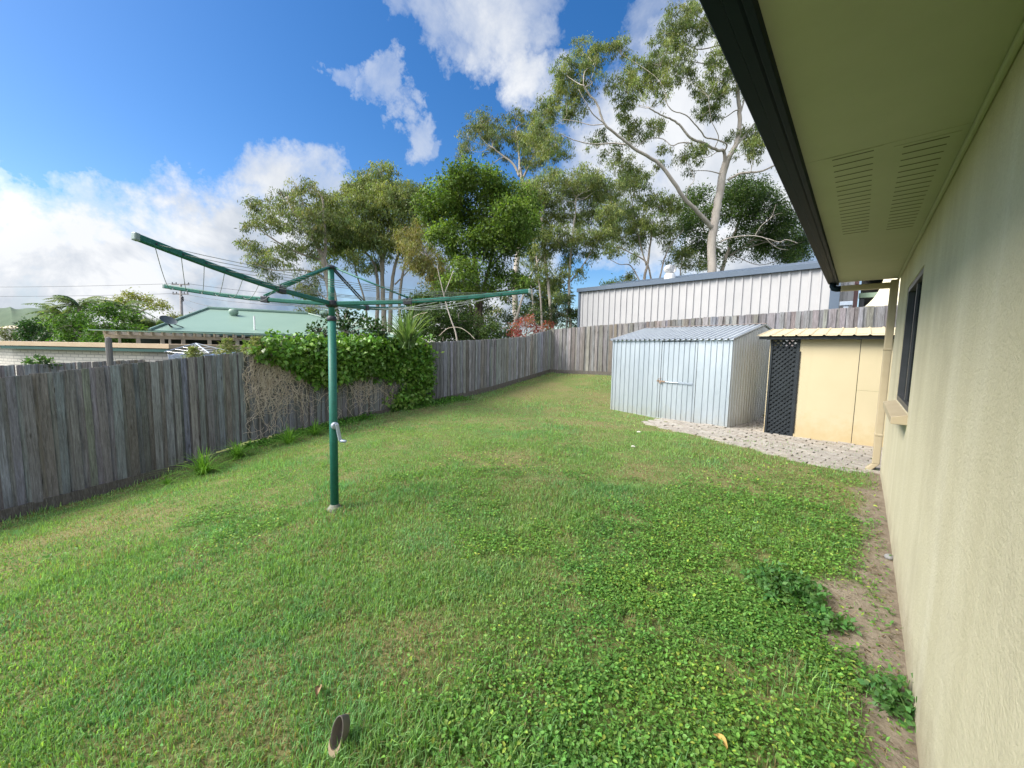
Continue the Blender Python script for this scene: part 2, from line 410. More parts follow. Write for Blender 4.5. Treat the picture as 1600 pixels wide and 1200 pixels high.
# wide ground sheet to the horizon
rr = np.concatenate([[0.], np.geomspace(2, 4000, 60)]); aa = np.linspace(0, 2*math.pi, 121)[:-1]
gv = []; gf = []
for r in rr:
    for a in aa:
        x, y = r*math.cos(a), r*math.sin(a)
        z = -1.3+2.0*float(sstep(12.9, 15, y))*float(sstep(-13, -9, x))
        gv.append((x, y, z))
na = len(aa)
for i in range(len(rr)-1):
    for j in range(na): gf.append((i*na+j, (i+1)*na+j, (i+1)*na+(j+1) % na, i*na+(j+1) % na))
tag(np_mesh('ground', np.array(gv), np.array(gf), FARG), kind='structure')

# hill on the left horizon
hb = MB()
c0 = P(70, 520, 700); c1 = P(-500, 520, 760); c2 = P(330, 525, 900)
line = [(c1, 78), (P(-220, 520, 740), 78), (P(-60, 520, 715), 56), (P(20, 520, 705), 62), (P(75, 520, 700), 64), (P(110, 520, 705), 40), (P(165, 520, 730), 22), (P(240, 520, 800), 14), (c2, 10)]
line = [(np.array([q[0], q[1], 0]), h) for q, h in line]
ss = np.linspace(0, len(line)-1, 160); tt = np.linspace(-1, 1, 15)
def hill(u, v):
    i = min(int(u), len(line)-2); f = u-i; f = f*f*(3-2*f)
    p = line[i][0]*(1-f)+line[i+1][0]*f; h = line[i][1]*(1-f)+line[i+1][1]*f
    d = p/np.linalg.norm(p); hh = h*(1-v*v)*(1+.03*math.sin(u*5)+.02*math.sin(u*13+2*v))
    return p+d*v*160+np.array([0, 0, -2+hh])
hb.sheet(ss, tt, hill, True); tag(hb.build('hill', HILLM, smooth=True), kind='structure')

# ------------------------------------------------------------------ pavers
pv = MB(); rg = np.random.default_rng(3)
u0 = math.radians(-9)
cu, su = math.cos(u0), math.sin(u0)
for i in range(-40, 40):
    for j in range(-60, 60):
        a, b = j*.232+(.116 if i % 2 else 0), i*.118
        x, y = -.8+a*cu-b*su, 7.6+a*su+b*cu
        if not (-5 < x < 1 and 5.5 < y < 10.5): continue
        if not in_poly(np.array([x]), np.array([y]), PAVE+0)[0]: continue
        k = rg.uniform(.86, 1.1); w = rg.uniform(0, 1)
        pv.cur = (.37*k, (.352-.015*w)*k, (.315-.02*w)*k)
        z = float(lz(x, y)[0])+.012+rg.normal()*.005; ti = rg.normal(size=2)*.01
        uu = np.array([.216*cu, .216*su, ti[0]*.5]); vv = np.array([-.102*su, .102*cu, ti[1]*.5])
        pv.frame_box(np.array([x, y, z-.05])-uu/2-vv/2, uu, vv, (0, 0, .055))
tag(pv.build('path', PAVER, col=True, bevel=.004), kind='structure')

# ------------------------------------------------------------------ fences
def fence(name, label, p0, d, n, s0, s1, pt, pb, pp, tone, seed, jit=.005, fade=None, pw=1.0):
    rg = np.random.default_rng(seed)
    root = thing(name, label, 'fence', p0+d*s0+np.array([0, 0, extrap(s0, pp)]))
    m = MB(); s = s0; k = 0
    while s < s1:
        w = rg.uniform(.040, .082)*pw; k += 1
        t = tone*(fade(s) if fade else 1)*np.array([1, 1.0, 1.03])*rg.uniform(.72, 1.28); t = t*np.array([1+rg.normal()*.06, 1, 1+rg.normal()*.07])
        if rg.random() < .12: t = t*np.array([.75, .68, .6])
        m.cur = tuple(np.clip(t, .02, .7))
        off = .024 if k % 2 else 0.0
        zt = extrap(s+w/2, pt)+rg.normal()*jit; zb = extrap(s+w/2, pb)+rg.normal()*.008
        e = extrap(s+w, pt)-extrap(s, pt); le = rg.normal()*.008
        a = p0+d*(s-.006)+n*(off+rg.normal()*.003); ww = w+.017
        m.frame_box(np.array([a[0], a[1], zb]), d*ww+n*rg.normal()*.006, n*-.016, np.array([0, 0, zt-zb])+d*le)
        s += w
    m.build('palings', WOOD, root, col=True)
    # plinth board under the palings
    m = MB(); ln = 2.6; s = s0; k = 0
    while s < s1:
        e = min(s+ln, s1); m.cur = tuple(np.array([.13, .115, .10])*rg.uniform(.8, 1.3))
        za, zb_ = extrap(s, pb), extrap(e-.01, pb); ga, gb = extrap(s, pp)-.1, extrap(e-.01, pp)-.1
        off = n*(.034 if k % 2 else .03)
        o = p0+off
        A = o+d*s; B = o+d*(e-.012)
        m.prism([(A[0], A[1], ga), (B[0], B[1], gb), (B[0], B[1], zb_+.01), (A[0], A[1], za+.01)], n*-.028)
        s = e; k += 1
    m.build('plinth_board', WOOD, root, col=True)
    # rails and posts on the far side
    for h in (.2, .85):
        m = MB(); m.cur = (.12, .11, .1); s = s0
        while s < s1-.05:
            e = min(s+2.4, s1); f = lambda q: extrap(q, pb)*(1-h)+extrap(q, pt)*h
            A = p0+d*s-n*.05; B = p0+d*e-n*.05
            m.bar((A[0], A[1], f(s)), (B[0], B[1], f(e)), .04, .07); s = e
        m.build('rail', WOOD, root, col=True)
    s = s0+.3
    while s < s1:
        m = MB(); m.cur = (.14, .13, .12); A = p0+d*s-n*.13
        m.box(A[0]-.05, A[0]+.05, A[1]-.05, A[1]+.05, extrap(s, pp)-.3, extrap(s, pt)-.12); m.build('post', WOOD, root, col=True); s += 2.4
    return root
LEN = np.linalg.norm(FB-FA)
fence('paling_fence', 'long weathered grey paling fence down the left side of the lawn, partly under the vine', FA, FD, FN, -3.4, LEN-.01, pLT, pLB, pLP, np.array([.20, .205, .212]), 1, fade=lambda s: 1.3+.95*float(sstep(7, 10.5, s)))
fence('paling_fence', 'grey paling fence across the back, behind the zinc shed and below the big pale garage', FB, BD, BN, .03, 11.5, pBT, (np.array([0, 2.4, 4.5, 11]), np.array([pBB[1][0], pBB[1][1], .85, 1.1])), (np.array([0, 2.4, 4.5, 11]), np.array([pBP[1][0], pBP[1][1], .80, 1.05])), np.array([.32, .31, .315]), 2, pw=1.5)
# post cap standing a little proud of the back fence
# neighbour's low fence beyond
A = P(-60, 574, 6.6); B = P(245, 561, 10.6); z0 = (A[2]+B[2])/2
d = B-A; d[2] = 0; Ln = np.linalg.norm(d); d /= Ln; n = np.array([d[1], -d[0], 0])
if np.dot(n, EYE-A) < 0: n = -n
fence('paling_fence', 'low pale grey paling fence in the next yard, in front of the white brick building', np.array([A[0], A[1], 0]), d, n, 0, Ln, (np.array([0, Ln]), np.array([A[2], B[2]])), (np.array([0, Ln]), np.array([-.9, -.9])), (np.array([0, Ln]), np.array([-1.0, -1.0])), np.array([.80, .75, .69]), 4)

# ------------------------------------------------------------------ own house on the right
WX, ZS = .285, 1.55+.925
YE = 6.42                                     # far end of the wall
house = thing('house', 'beige rendered house wall with deep eave and dark gutter, close on the right', 'house', (WX, YE, 0))
pTL, pBL, pTR, pBR = (onX(*q, WX) for q in ((1417.6, 447.5), (1400.8, 623), (1443.5, 419), (1418, 650)))
wy1 = (pTL[1]+pBL[1])/2; wy0 = (pTR[1]+pBR[1])/2; wz1 = (pTL[2]+pTR[2])/2; wz0 = (pBL[2]+pBR[2])/2
m = MB(); T = .2; YB = -2.2
m.box(WX, WX+T, YB, wy0, -.7, ZS+.3); m.box(WX, WX+T, wy1, YE, -.7, ZS+.3)
m.box(WX, WX+T, wy0, wy1, -.7, wz0); m.box(WX, WX+T, wy0, wy1, wz1, ZS+.3)
m.box(WX+T, 8, YE-T, YE, -.7, ZS+.3); m.box(WX+T, 8, YB, YB+T, -.7, ZS+.3); m.box(8, 8+T, YB, YE, -.7, ZS+.3)
m.build('wall', RENDER, house)
def gx(px, py): return onZ(px, py, ZS)[0]
xe = (gx(1182, 0)+gx(1300, 400))/2; xo = (gx(1090, 0)+gx(1273, 397))/2
ye = onZ(1360, 438, ZS)[1]
m = MB(); sj = onZ(1300, 246, ZS)[1]
e = ye
for yb in (sj-.005, sj-2.405, sj-4.805, YB-.6):
    m.box(xe, WX-.001, yb+.003, e, ZS, ZS+.008); e = yb
m.build('soffit', SOFFIT, house)
m = MB(); m.box(WX-.022, WX-.001, YB, ye-.01, ZS-.022, ZS-.002); m.build('cornice_bead', SOFFIT, house, bevel=.006)
m = MB(); m.box(xe-.022, xe-.001, YB-.6, ye, ZS-.035, ZS+.17); m.build('fascia', NAVY, house, bevel=.003)
# quad gutter
m = MB(); x1 = xe-.024; w = x1-xo
pr = [(x1, .10), (x1, -.012), (x1-.012, -.018), (x1-w*.45, -.018), (x1-w*.5, -.010), (x1-w*.93, -.010), (xo, .0), (xo-.004, .09), (xo+.008, .10), (xo+.004, .085), (xo+.012, .008), (x1-.006, .0), (x1-.006, .10)]
m.prism([(a, YB-.6, ZS+b) for a, b in pr], (0, ye+.02-YB+.6, 0)); m.build('gutter', NAVY, house)
# roof
rg0 = [(xo+.05, YB-.6), (9, YB-.6), (9, ye), (xo+.05, ye)]
m = MB(); zr = ZS+.13; rx = (xo+.05+9)/2; rz = zr+rx*0+1.9
vs = [(a, b, zr) for a, b in rg0]+[(rx, YB+3.2, rz), (rx, ye-3.8, rz)]
m.add(vs, [(0, 1, 4), (1, 2, 5, 4), (2, 3, 5), (3, 0, 4, 5), (0, 3, 2, 1)]); m.build('roof', NAVY, house)
# eave lining across the end of the house
m = MB(); m.box(WX, 9, YE, ye, ZS+.001, ZS+.009); m.build('soffit', SOFFIT, house)
SLOT = simple('slot_shadow_paint', (.09, .09, .06), (.13, .13, .09), 9, .9)
# vents in the soffit
for q in (((1301.7, 248), (1365.7, 236), (1316, 365), (1356.7, 361)), ((1412, 227), (1482.7, 215), (1385, 358), (1426.7, 353))):
    w4 = [onZ(*a, ZS) for a in q]
    xa = (w4[0][0]+w4[2][0])/2; xb = (w4[1][0]+w4[3][0])/2; y0 = (w4[0][1]+w4[1][1])/2; y1 = (w4[2][1]+w4[3][1])/2
    m = MB(); N = 20; m.box(xa-.03, xb+.03, min(y0, y1)-.03, max(y0, y1)+.03, ZS-.0015, ZS+.004); vent = m.build('vent', SOFFIT, house)
    for i in range(N):
        yy = y0+(y1-y0)*i/(N-1); m = MB(); m.box(xa, xb, yy-.0032, yy+.0032, ZS-.0030, ZS+.003); m.build('slot', SLOT, vent)
# window: reveal, frame, panes, curtain, sill
fr = WX+.006
wf = MB()
for (a, b, c, dd) in ((wy0+.002, wy0+.045, wz0, wz1), (wy1-.045, wy1-.002, wz0, wz1), (wy0+.046, wy1-.046, wz0+.001, wz0+.045), (wy0+.046, wy1-.046, wz1-.045, wz1-.001)):
    wf.box(fr, fr+.06, a, b, c, dd)
ym = (wy0+wy1)/2
win = wf.build('window', ALUM, house)
m = MB(); m.box(fr+.012, fr+.05, ym-.02, ym+.02, wz0+.046, wz1-.046); m.build('mullion', ALUM, win)
m = MB(); m.box(fr+.026, fr+.032, wy0+.046, ym-.021, wz0+.046, wz1-.046); m.build('pane', CLEAR, win)
m = MB(); m.box(fr+.040, fr+.046, ym+.021, wy1-.046, wz0+.046, wz1-.046); m.build('pane', GLASS, win)
t_ = NT('curtain_glass')
m = MB()
m.sheet(np.linspace(wy0+.03, ym+.1, 60), [wz0-.05, wz1+.05], lambda u, v: (fr+.02+.004*math.sin(u*70), u, v))
# curtain seen just behind the near pane: vertical pale folds
for i in range(9):
    yy = wy0+.06+(ym-.03-wy0-.06)*i/9; 
cu_ = m.build('curtain', CURT, win, smooth=True); cu_.location.x = .035
bpy.data.materials.remove(t_.m)
s0_, s1_ = onX(1378.5, 626, WX-.08), onX(1400, 672, WX-.08)
m = MB(); zt = wz0-.004
m.prism([(WX-.085, wy0-.03, zt-.075), (WX-.085, wy0-.03, zt-.025), (WX-.0, wy0-.03, zt-.002), (WX+.004, wy0-.03, zt-.001), (WX+.004, wy0-.03, zt-.075)], (0, wy1-wy0+.03, 0))
m.build('sill', BEIGE, house, bevel=.004)
# downpipe: black outlet elbow, level run under the eave end, vertical run, shoe
xp = (xe+xo)/2
m = MB(); m.tube([(xp, ye-.06, ZS+.0), (xp, ye-.06, ZS-.05), (xp+.012, ye-.06, ZS-.075), (xp+.04, ye-.06, ZS-.085), (xp+.08, ye-.06, ZS-.086)], .037, 14)
dp = m.build('downpipe_elbow', NAVY, house, smooth=True)
m = MB(); m.frame_box((xp+.08, ye-.095, ZS-.119), (WX-.075-xp-.08, 0, 0), (0, .07, 0), (0, 0, .067))
gp = g1(.2, ye-.06)
m.frame_box((WX-.079, ye-.10, gp+.10), (.073, 0, 0), (0, .085, 0), (0, 0, ZS-.025-gp-.10))
m.prism([(WX-.008, ye-.10, gp+.10), (WX-.076, ye-.10, gp+.10), (WX-.135, ye-.10, gp+.03), (WX-.095, ye-.10, gp-.005)], (0, .085, 0))
for zz in (.45, 1.5): m.box(WX-.084, WX-.001, ye-.106, ye-.009, gp+zz, gp+zz+.03)
m.build('downpipe', BEIGE, house, bevel=.008)

# ------------------------------------------------------------------ rotary clothes line
base = P(523, 794, 1); hl = np.hypot(base[0], base[1]); pb = EYE+ray(523, 794)*(3.84/np.hypot(*ray(523, 794)[:2]))
pd = depth_of(pb)
ptop = P(517.2, 417, pd); ax = ptop-pb; Hh = np.linalg.norm(ax); ax /= Hh
hoist = thing('rotary_clothesline', 'green rotary clothes line on a single pole standing in the lawn', 'clothes line', pb)
def at(h): return pb+ax*h
def hh(py): return Hh*(794-py)/(794-417)
zr_, zc = hh(474), hh(499)
m = MB(); m.tube([at(-.1), at(zc)], .036, 20); m.build('lower_pole', GREENP, hoist, smooth=True)
m = MB(); m.tube([at(zc-.05), at(Hh-.01)], .0275, 20); m.build('upper_pole', GREENP, hoist, smooth=True)
m = MB(); m.lathe(at(zc-.02), [(.037, 0), (.042, .004), (.042, .03), (.036, .045), (.029, .05)], 18, ax); m.build('collar', DARKPL, hoist, smooth=True)
m = MB(); m.lathe(at(Hh-.028), [(.03, 0), (.042, .006), (.05, .014), (.05, .026), (.036, .036)], 14, ax); m.build('head_cap', DARKPL, hoist)
m = MB(); m.lathe(at(zr_-.04), [(.030, 0), (.048, .01), (.055, .02), (.055, .05), (.046, .062), (.03, .066)], 16, ax); hub = m.build('hub', DARKPL, hoist)
m = MB(); m.lathe(at(0)+np.array([0, 0, -.03]), [(.075, 0), (.07, .03), (.05, .05), (.038, .07)], 18); m.build('ground_socket', simple('socket_concrete', (.16, .17, .14), (.22, .22, .18), 9, .9, bump=.3), hoist)
axis2 = pb[:2]
def tip_at(px, py, r, zh):
    v = ray(px, py); c = at(zr_)[:2]-EYE[:2]; a = v[:2]@v[:2]; b = -2*v[:2]@c; q = c@c-r*r
    ds = b*b-4*a*q
    if ds < 0: t = -b/(2*a); return [EYE+v*t]
    return [EYE+v*((-b-math.sqrt(ds))/(2*a)), EYE+v*((-b+math.sqrt(ds))/(2*a))]
RT = 1.66
cA = tip_at(215, 371, RT, 0); cB = tip_at(258.5, 447.5, RT, 0); cC = tip_at(826, 455, RT, 0)
hubp = at(zr_)
tA = min(cA, key=lambda p: p[1]); 
def best(cs): 
    da = (tA-hubp)[:2]; return min(cs, key=lambda p: abs(np.dot((p-hubp)[:2], da)/(RT*RT)))
tB, tC = best(cB), best(cC)
dirA = (tA-hubp)[:2]; tD = np.array([*(hubp[:2]-dirA/np.linalg.norm(dirA)*RT), (tB[2]+tC[2])/2])
HOISTDBG = (hubp, tA, tB, tC, tD)
arms = []
CAPM = simple('grey_green_cap', (.20, .27, .27), (.26, .33, .32), 8, .5)
for k, t in enumerate((tA, tB, tD, tC)):
    d = t-hubp; dh = d.copy(); dh[2] = 0; dh /= np.linalg.norm(dh)
    a0 = hubp+dh*.05
    pts = [a0+(t-a0)*f+np.array([0, 0, -.026*math.sin(math.pi*f)]) for f in np.linspace(0, 1, 9)]
    sd = np.cross(dh, [0, 0, 1.]); m = MB()
    W, Hq = .025, .039; vs = []; fs = []
    for i, p in enumerate(pts):
        tg = pts[min(i+1, 8)]-pts[max(i-1, 0)]; tg /= np.linalg.norm(tg); up = np.cross(sd, tg)
        c8 = [(-W/2, -Hq/2+.007), (-W/2+.007, -Hq/2), (W/2-.007, -Hq/2), (W/2, -Hq/2+.007), (W/2, Hq/2-.007), (W/2-.007, Hq/2), (-W/2+.007, Hq/2), (-W/2, Hq/2-.007)]
        vs += [p+sd*a+up*b for a, b in c8]
    for i in range(8):
        for j in range(8): fs.append((i*8+j, (i+1)*8+j, (i+1)*8+(j+1) % 8, i*8+(j+1) % 8))
    fs += [tuple(range(8)), tuple(8*8+j for j in range(8))[::-1]]
    m.add(vs, fs); arm = m.build('arm', GREENP, hoist, bevel=.001)
    m = MB(); tg = pts[-1]-pts[-2]; tg /= np.linalg.norm(tg); m.bar(pts[-1]-tg*.006, pts[-1]+tg*.022, .027, .041); m.build('end_cap', CAPM, arm, bevel=.006)
    m = MB(); br = pts[3]; m.bar(br-(pts[4]-pts[3])*.18, br+(pts[4]-pts[3])*.18, .036, .056); m.build('bracket', DARKPL, arm, bevel=.005)
    m = MB(); hp = at(Hh-.012)+dh*.04
    for s in (-1, 1): m.tube([hp+sd*.011*s, br+np.array([0, 0, .035])+sd*.016*s], .0075, 8)
    m.build('brace', GREENP if k != 2 else DARKPL, arm, smooth=True)
    for f in np.linspace(.42, .95, 7):
        m = MB(); i = f*8; a = int(i); q = pts[a]*(1-i+a)+pts[min(a+1, 8)]*(i-a); m.tube([q-sd*.0145, q+sd*.0145], .006, 6)
        m.build('line_hole', DARKPL, arm)
    arms.append(pts)
def on_arm(pts, f): i = f*8; a = int(i); return pts[a]*(1-i+a)+pts[min(a+1, 8)]*(i-a)
for q, f in enumerate(np.linspace(.42, .95, 7)):
    m = MB()
    for k in range(4):
        a, b = on_arm(arms[k], f), on_arm(arms[(k+1) % 4], f); L = np.linalg.norm(a-b)
        sg = (.035+.012*((q*5+k*3) % 4))*L/2 if k != 0 else .09*L/2
        m.tube([a*(1-t)+b*t-np.array([0, 0, 4*sg*t*(1-t)]) for t in np.linspace(0, 1, 13)], .0019, 5)
    m.build('line', WIRE, hoist, smooth=True)
# winding handle
hd = -(_F-np.array([0, 0, _F[2]])); hd /= np.linalg.norm(hd); sdv = np.cross([0, 0, 1.], hd)
hc = at(hh(664)); e1 = hd*.75+sdv*.66
m = MB(); m.lathe(hc+e1*.025, [(.034, 0), (.034, .03), (.026, .04)], 16, e1)
c2 = hc+e1*.058+sdv*.012; m.bar(c2+np.array([0, 0, .02]), c2+np.array([0, 0, -.14])+sdv*.03, .03, .026, e1)
hnd = m.build('winding_handle', GREYAL, hoist, bevel=.006)
m = MB(); k0 = c2+np.array([0, 0, -.14])+sdv*.03; m.lathe(k0, [(.014, 0), (.016, .02), (.013, .06), (.006, .066)], 12, e1*.4+sdv*.9); m.build('knob', GREYAL, hnd, smooth=True)

# ------------------------------------------------------------------ zinc shed
RF = np.array([-1.86, 8.44, 0]); LF = np.array([-4.57, 8.84, 0])
U = LF-RF; SL = np.linalg.norm(U); U /= SL; NB = np.array([-U[1], U[0], 0])
if NB[1] < 0: NB = -NB                        # NB: away from the camera
zg = .05
shed = thing('garden_shed', 'small zinc corrugated garden shed with one bolted door', 'shed', ((RF+LF)/2+NB*.75+np.array([0, 0, zg])))
ztop = 1.80; DEP = 3.2; zrd = 2.15
def ribbed(m, o, u, out, length, z0, ztopf, sp, wid=.034, dep=.015, phase=0.):
    """vertical trapezoid ribs along u"""
    xs = [0.]; k = 0; pts = [(0., 0.)]
    c = sp/2+phase
    while c < length-wid:
        pts += [(c-wid/2, 0), (c-wid/2+.008, dep), (c+wid/2-.008, dep), (c+wid/2, 0)]; c += sp
    pts.append((length, 0))
    vs = []; fs = []
    for s, h in pts:
        b = o+u*s+out*h; vs += [(b[0], b[1], z0), (b[0], b[1], ztopf(s))]
    for i in range(len(pts)-1): fs.append((2*i, 2*i+2, 2*i+3, 2*i+1))
    m.add(vs, fs)
gF = lambda s: ztop
zb0 = zg-.02
dL, dR = .37, .635                            # door limits as fractions from the right corner
dr0 = onPl(1087, 600, RF, NB); dl0 = onPl(1032, 590, RF, NB)
sR = float(np.dot(dr0-RF, U)); sL = float(np.dot(dl0-RF, U))
m = MB(); ribbed(m, RF, U, -NB, sR-.006, zb0, gF, .115); ribbed(m, RF+U*(sL+.006), U, -NB, SL-sL-.006, zb0, gF, .125)
m.build('front_wall', ZINC, shed)
m = MB(); m.frame_box(RF+U*(sR-.02)+NB*.02+np.array([0, 0, zb0]), U*(sL-sR+.04), NB*.01, (0, 0, ztop-zb0)); m.build('door_recess', DARKIN, shed)
m = MB(); ribbed(m, RF+U*(sR+.006)+NB*.002, U, -NB, sL-sR-.012, zb0+.03, lambda s: ztop-.03, .115)
door = m.build('door', ZINC, shed)
lz_ = onPl(1057, 598, RF, NB)[2]
m = MB(); a = RF+U*(sR+.06)-NB*.02; b = RF+U*(sL-.13)-NB*.02
m.bar((a[0], a[1], lz_), (b[0], b[1], lz_+.005), .012, .035); m.tube([(a+b)/2*.5+a*.25+b*.25+np.array([0, 0, lz_])-NB*.012, b+np.array([0, 0, lz_])-NB*.012], .008, 8)
m.build('bolt_bar', GREYAL, door)
m = MB(); c = RF+U*(sL-.02)-NB*.022
m.bar(c+U*.09+np.array([0, 0, lz_+.015]), c-U*.1+np.array([0, 0, lz_+.005]), .015, .03); m.lathe(c+np.array([0, 0, lz_-.02])-NB*.01, [(.02, 0), (.025, .01), (.025, .02), (.01, .024)], 10, -NB)
m.tube([c+U*.05+np.array([0, 0, lz_+.0])-NB*.015, c+U*.05+np.array([0, 0, lz_+.07])-NB*.015, c-U*.02+np.array([0, 0, lz_+.08])-NB*.015], .006, 6)
m.build('latch', simple('rusty_steel', (.20, .12, .07), (.33, .27, .22), 30, .7, .3), door)
# right and left side walls with gable tops, back wall
gab = lambda s: ztop+(zrd-ztop)*(1-abs(2*s/DEP-1))
m = MB()
def gable(o, u, out):
    pts = [(0., 0.)]; c = .07
    while c < DEP-.05: pts += [(c-.034, 0), (c-.018, .032), (c+.018, .032), (c+.034, 0)]; c += .13
    pts.append((DEP, 0)); vs = []; fs = []
    for s, h in pts: b = o+u*s+out*h; vs += [(b[0], b[1], zb0), (b[0], b[1], gab(s)-.005)]
    for i in range(len(pts)-1): fs.append((2*i, 2*i+2, 2*i+3, 2*i+1))
    m.add(vs, fs)
gable(RF, NB, -U); m.build('side_wall', ZINCD, shed)
m = MB(); gable(LF, NB, U); m.build('side_wall', ZINCD, shed)
m = MB(); ribbed(m, RF+NB*DEP, U, NB, SL, zb0, gF, .12); m.build('back_wall', ZINCD, shed)
m = MB()
for c, sgn in ((RF, 1), (LF, -1)): m.frame_box(c-U*sgn*.016-NB*.016+np.array([0, 0, zb0]), U*sgn*.03, NB*.03, (0, 0, ztop-zb0-.004))
m.frame_box(RF-U*.02-NB*.022+np.array([0, 0, ztop-.012]), U*(SL+.04), NB*.024, (0, 0, .028))
m.frame_box(RF-U*.006-NB*.013+np.array([0, 0, zb0]), U*(SL+.012), NB*.01, (0, 0, .03)); m.build('corner_trim', ZINC, shed)
m = MB()
def roofp(s, f):                              # s along the front, f: -1 front eave .. 1 back eave
    k = (s % .12); h = .03 if .03 < k < .07 else 0
    p = RF+U*s+NB*(DEP/2+f*(DEP/2+.07)); return (p[0], p[1], zrd+.02+h-(zrd-ztop+.02)*abs(f))
us = []; s = -.12
while s < SL+.06: us += [s+.0, s+.03-.004, s+.034, s+.066, s+.07+.004]; s += .12
us = sorted(max(q, -.05) for q in us)[2:]; m.sheet(us, [-1, -.5, 0, .5, 1], roofp, True); m.build('roof', ZINCR, shed)
m = MB()
for f in (-1, 1):
    a = RF-U*.06+NB*DEP/2; b = a+U*(SL+.12)
    m.add([(*a[:2], zrd+.058), (*b[:2], zrd+.058), (*(b+NB*f*.05)[:2], zrd+.046), (*(a+NB*f*.05)[:2], zrd+.046)], [(0, 1, 2, 3)])
m.build('ridge_capping', simple('rust_red_capping', (.20, .12, .10), (.36, .33, .31), 5, .7), shed)
# ------------------------------------------------------------------ cream lean-to with lattice
YF = 8.58
FNy = np.array([0, 1., 0])
def onY(px, py, Yv=YF): return onPl(px, py, (0, Yv, 0), FNy)
lx0, lx1 = onY(1200, 600)[0], onY(1245.5, 600)[0]; sx = onY(1339, 600)[0]
lz0 = (onY(1193, 679)[2]+onY(1242, 685)[2])/2; lz1 = onY(1228, 529)[2]; pz0 = onY(1335, 698)[2]
cub = thing('lean_to_shed', 'cream sheet lean-to with yellow corrugated roof and black lattice panel', 'shed', ((lx0+.6)/2, YF+.5, .05))
bt = MB(); zL0, zL1 = lz0, lz1+.02
for x0, x1 in ((lx0, lx0+.035), (lx1-.05, lx1)): bt.box(x0, x1, YF-.03, YF+.02, zL0, zL1)
bt.box(lx0+.036, lx1-.051, YF-.028, YF+.018, zL0, zL0+.06); bt.box(lx0+.036, lx1-.051, YF-.028, YF+.018, zL1-.05, zL1)
scr = bt.build('lattice_screen', BLACKP, cub, bevel=.003)
m = MB(); w = lx1-lx0-.086; h = zL1-zL0-.11; st = .085; X0 = lx0+.036; Z0 = zL0+.06
for dirn, yo in ((1, -.008), (-1, .001)):
    k = -h
    while k < w+h:
        pts = []
        if dirn == 1: a, b = np.array([k, 0]), np.array([k+h, h])
        else: a, b = np.array([k+h, 0]), np.array([k, h])
        # clip to 0..w
        t0, t1 = 0., 1.; dx = b[0]-a[0]
        ta, tb = (0-a[0])/dx, (w-a[0])/dx
        t0, t1 = max(t0, min(ta, tb)), min(t1, max(ta, tb))
        if t1-t0 > .01:
            p, q = a+(b-a)*t0, a+(b-a)*t1
            m.bar((X0+p[0], YF+yo, Z0+p[1]), (X0+q[0], YF+yo, Z0+q[1]), .007, .034, (0, 1, 0)) if False else m.bar((X0+p[0], YF+yo, Z0+p[1]), (X0+q[0], YF+yo, Z0+q[1]), .034, .007, (0, 1, 0))
        k += st
m.build('lattice', BLACKP, scr)
m = MB(); m.box(lx0+.03, lx1-.02, YF+.055, YF+.06, zL0+.02, zL1-.17); m.build('backing_sheet', BLACKP, cub)
XE = .75
zP1 = zL1-.0
for x0, x1, z0_, z1_ in ((lx1+.002, sx-.004, pz0-.02, zP1), (sx+.004, XE, pz0-.02, pz0+.95), (sx+.004, XE, pz0+.953, zP1)):
    m = MB(); m.box(x0, x1, YF-.022, YF+.005, z0_, z1_); m.build('front_panel', CREAMP, cub, bevel=.002)
m = MB(); m.box(lx0-.012, lx0-.001, YF-.03, YF+1.3, zL0, zL1); m.build('side_panel', CREAMP, cub)
m = MB(); m.box(sx-.003, sx+.003, YF-.01, YF+.0, pz0, zP1); m.box(lx1, lx1+.018, YF-.035, YF-.023, zL0+.1, zP1-.25); m.build('joint_strip', DARKIN, cub)
m = MB(); m.prism([(sx-.05, YF-.03, pz0-.03), (sx+.05, YF-.03, pz0-.03), (sx, YF-.03, pz0+.03)], (0, .012, 0)); m.build('foot_wedge', DARKIN, cub)
zf = onY(1250, 526, YF-.18)[2]; rise = .2; rd = 1.6
m = MB()
def lroof(x, v):
    k = (x % .19); h = .018*max(0, math.cos((k-.095)/.19*2*math.pi*2.2)) if abs(k-.095) < .043 else 0
    return (x, YF-.22+v*rd, zf+.012+h+v*rise)
xs_ = np.arange(lx0-.2, XE+.4, .0095); m.sheet(xs_, [0, .5, 1], lroof); ro = m.build('roof_sheet', CREAMR, cub)
mo = ro.modifiers.new('t', 'SOLIDIFY'); mo.thickness = .004; mo.offset = 1
m = MB(); m.box(lx0-.17, XE+.2, YF-.17, YF-.13, zf-.045, zf+.004)
for i in range(8): 
    x = lx0-.05+i*.31; m.prism([(x, YF-.12, zf-.05), (x, YF-.12, zf+.0), (x, YF+1.3, zf+.18), (x, YF+1.3, zf+.13)], (.045, 0, 0))
m.build('roof_batten', BLACKP, cub)
m = MB(); m.box(lx0+.0, XE, YF+.03, YF+.05, zP1+.002, zf+.05); m.build('top_rail', BLACKP, cub)

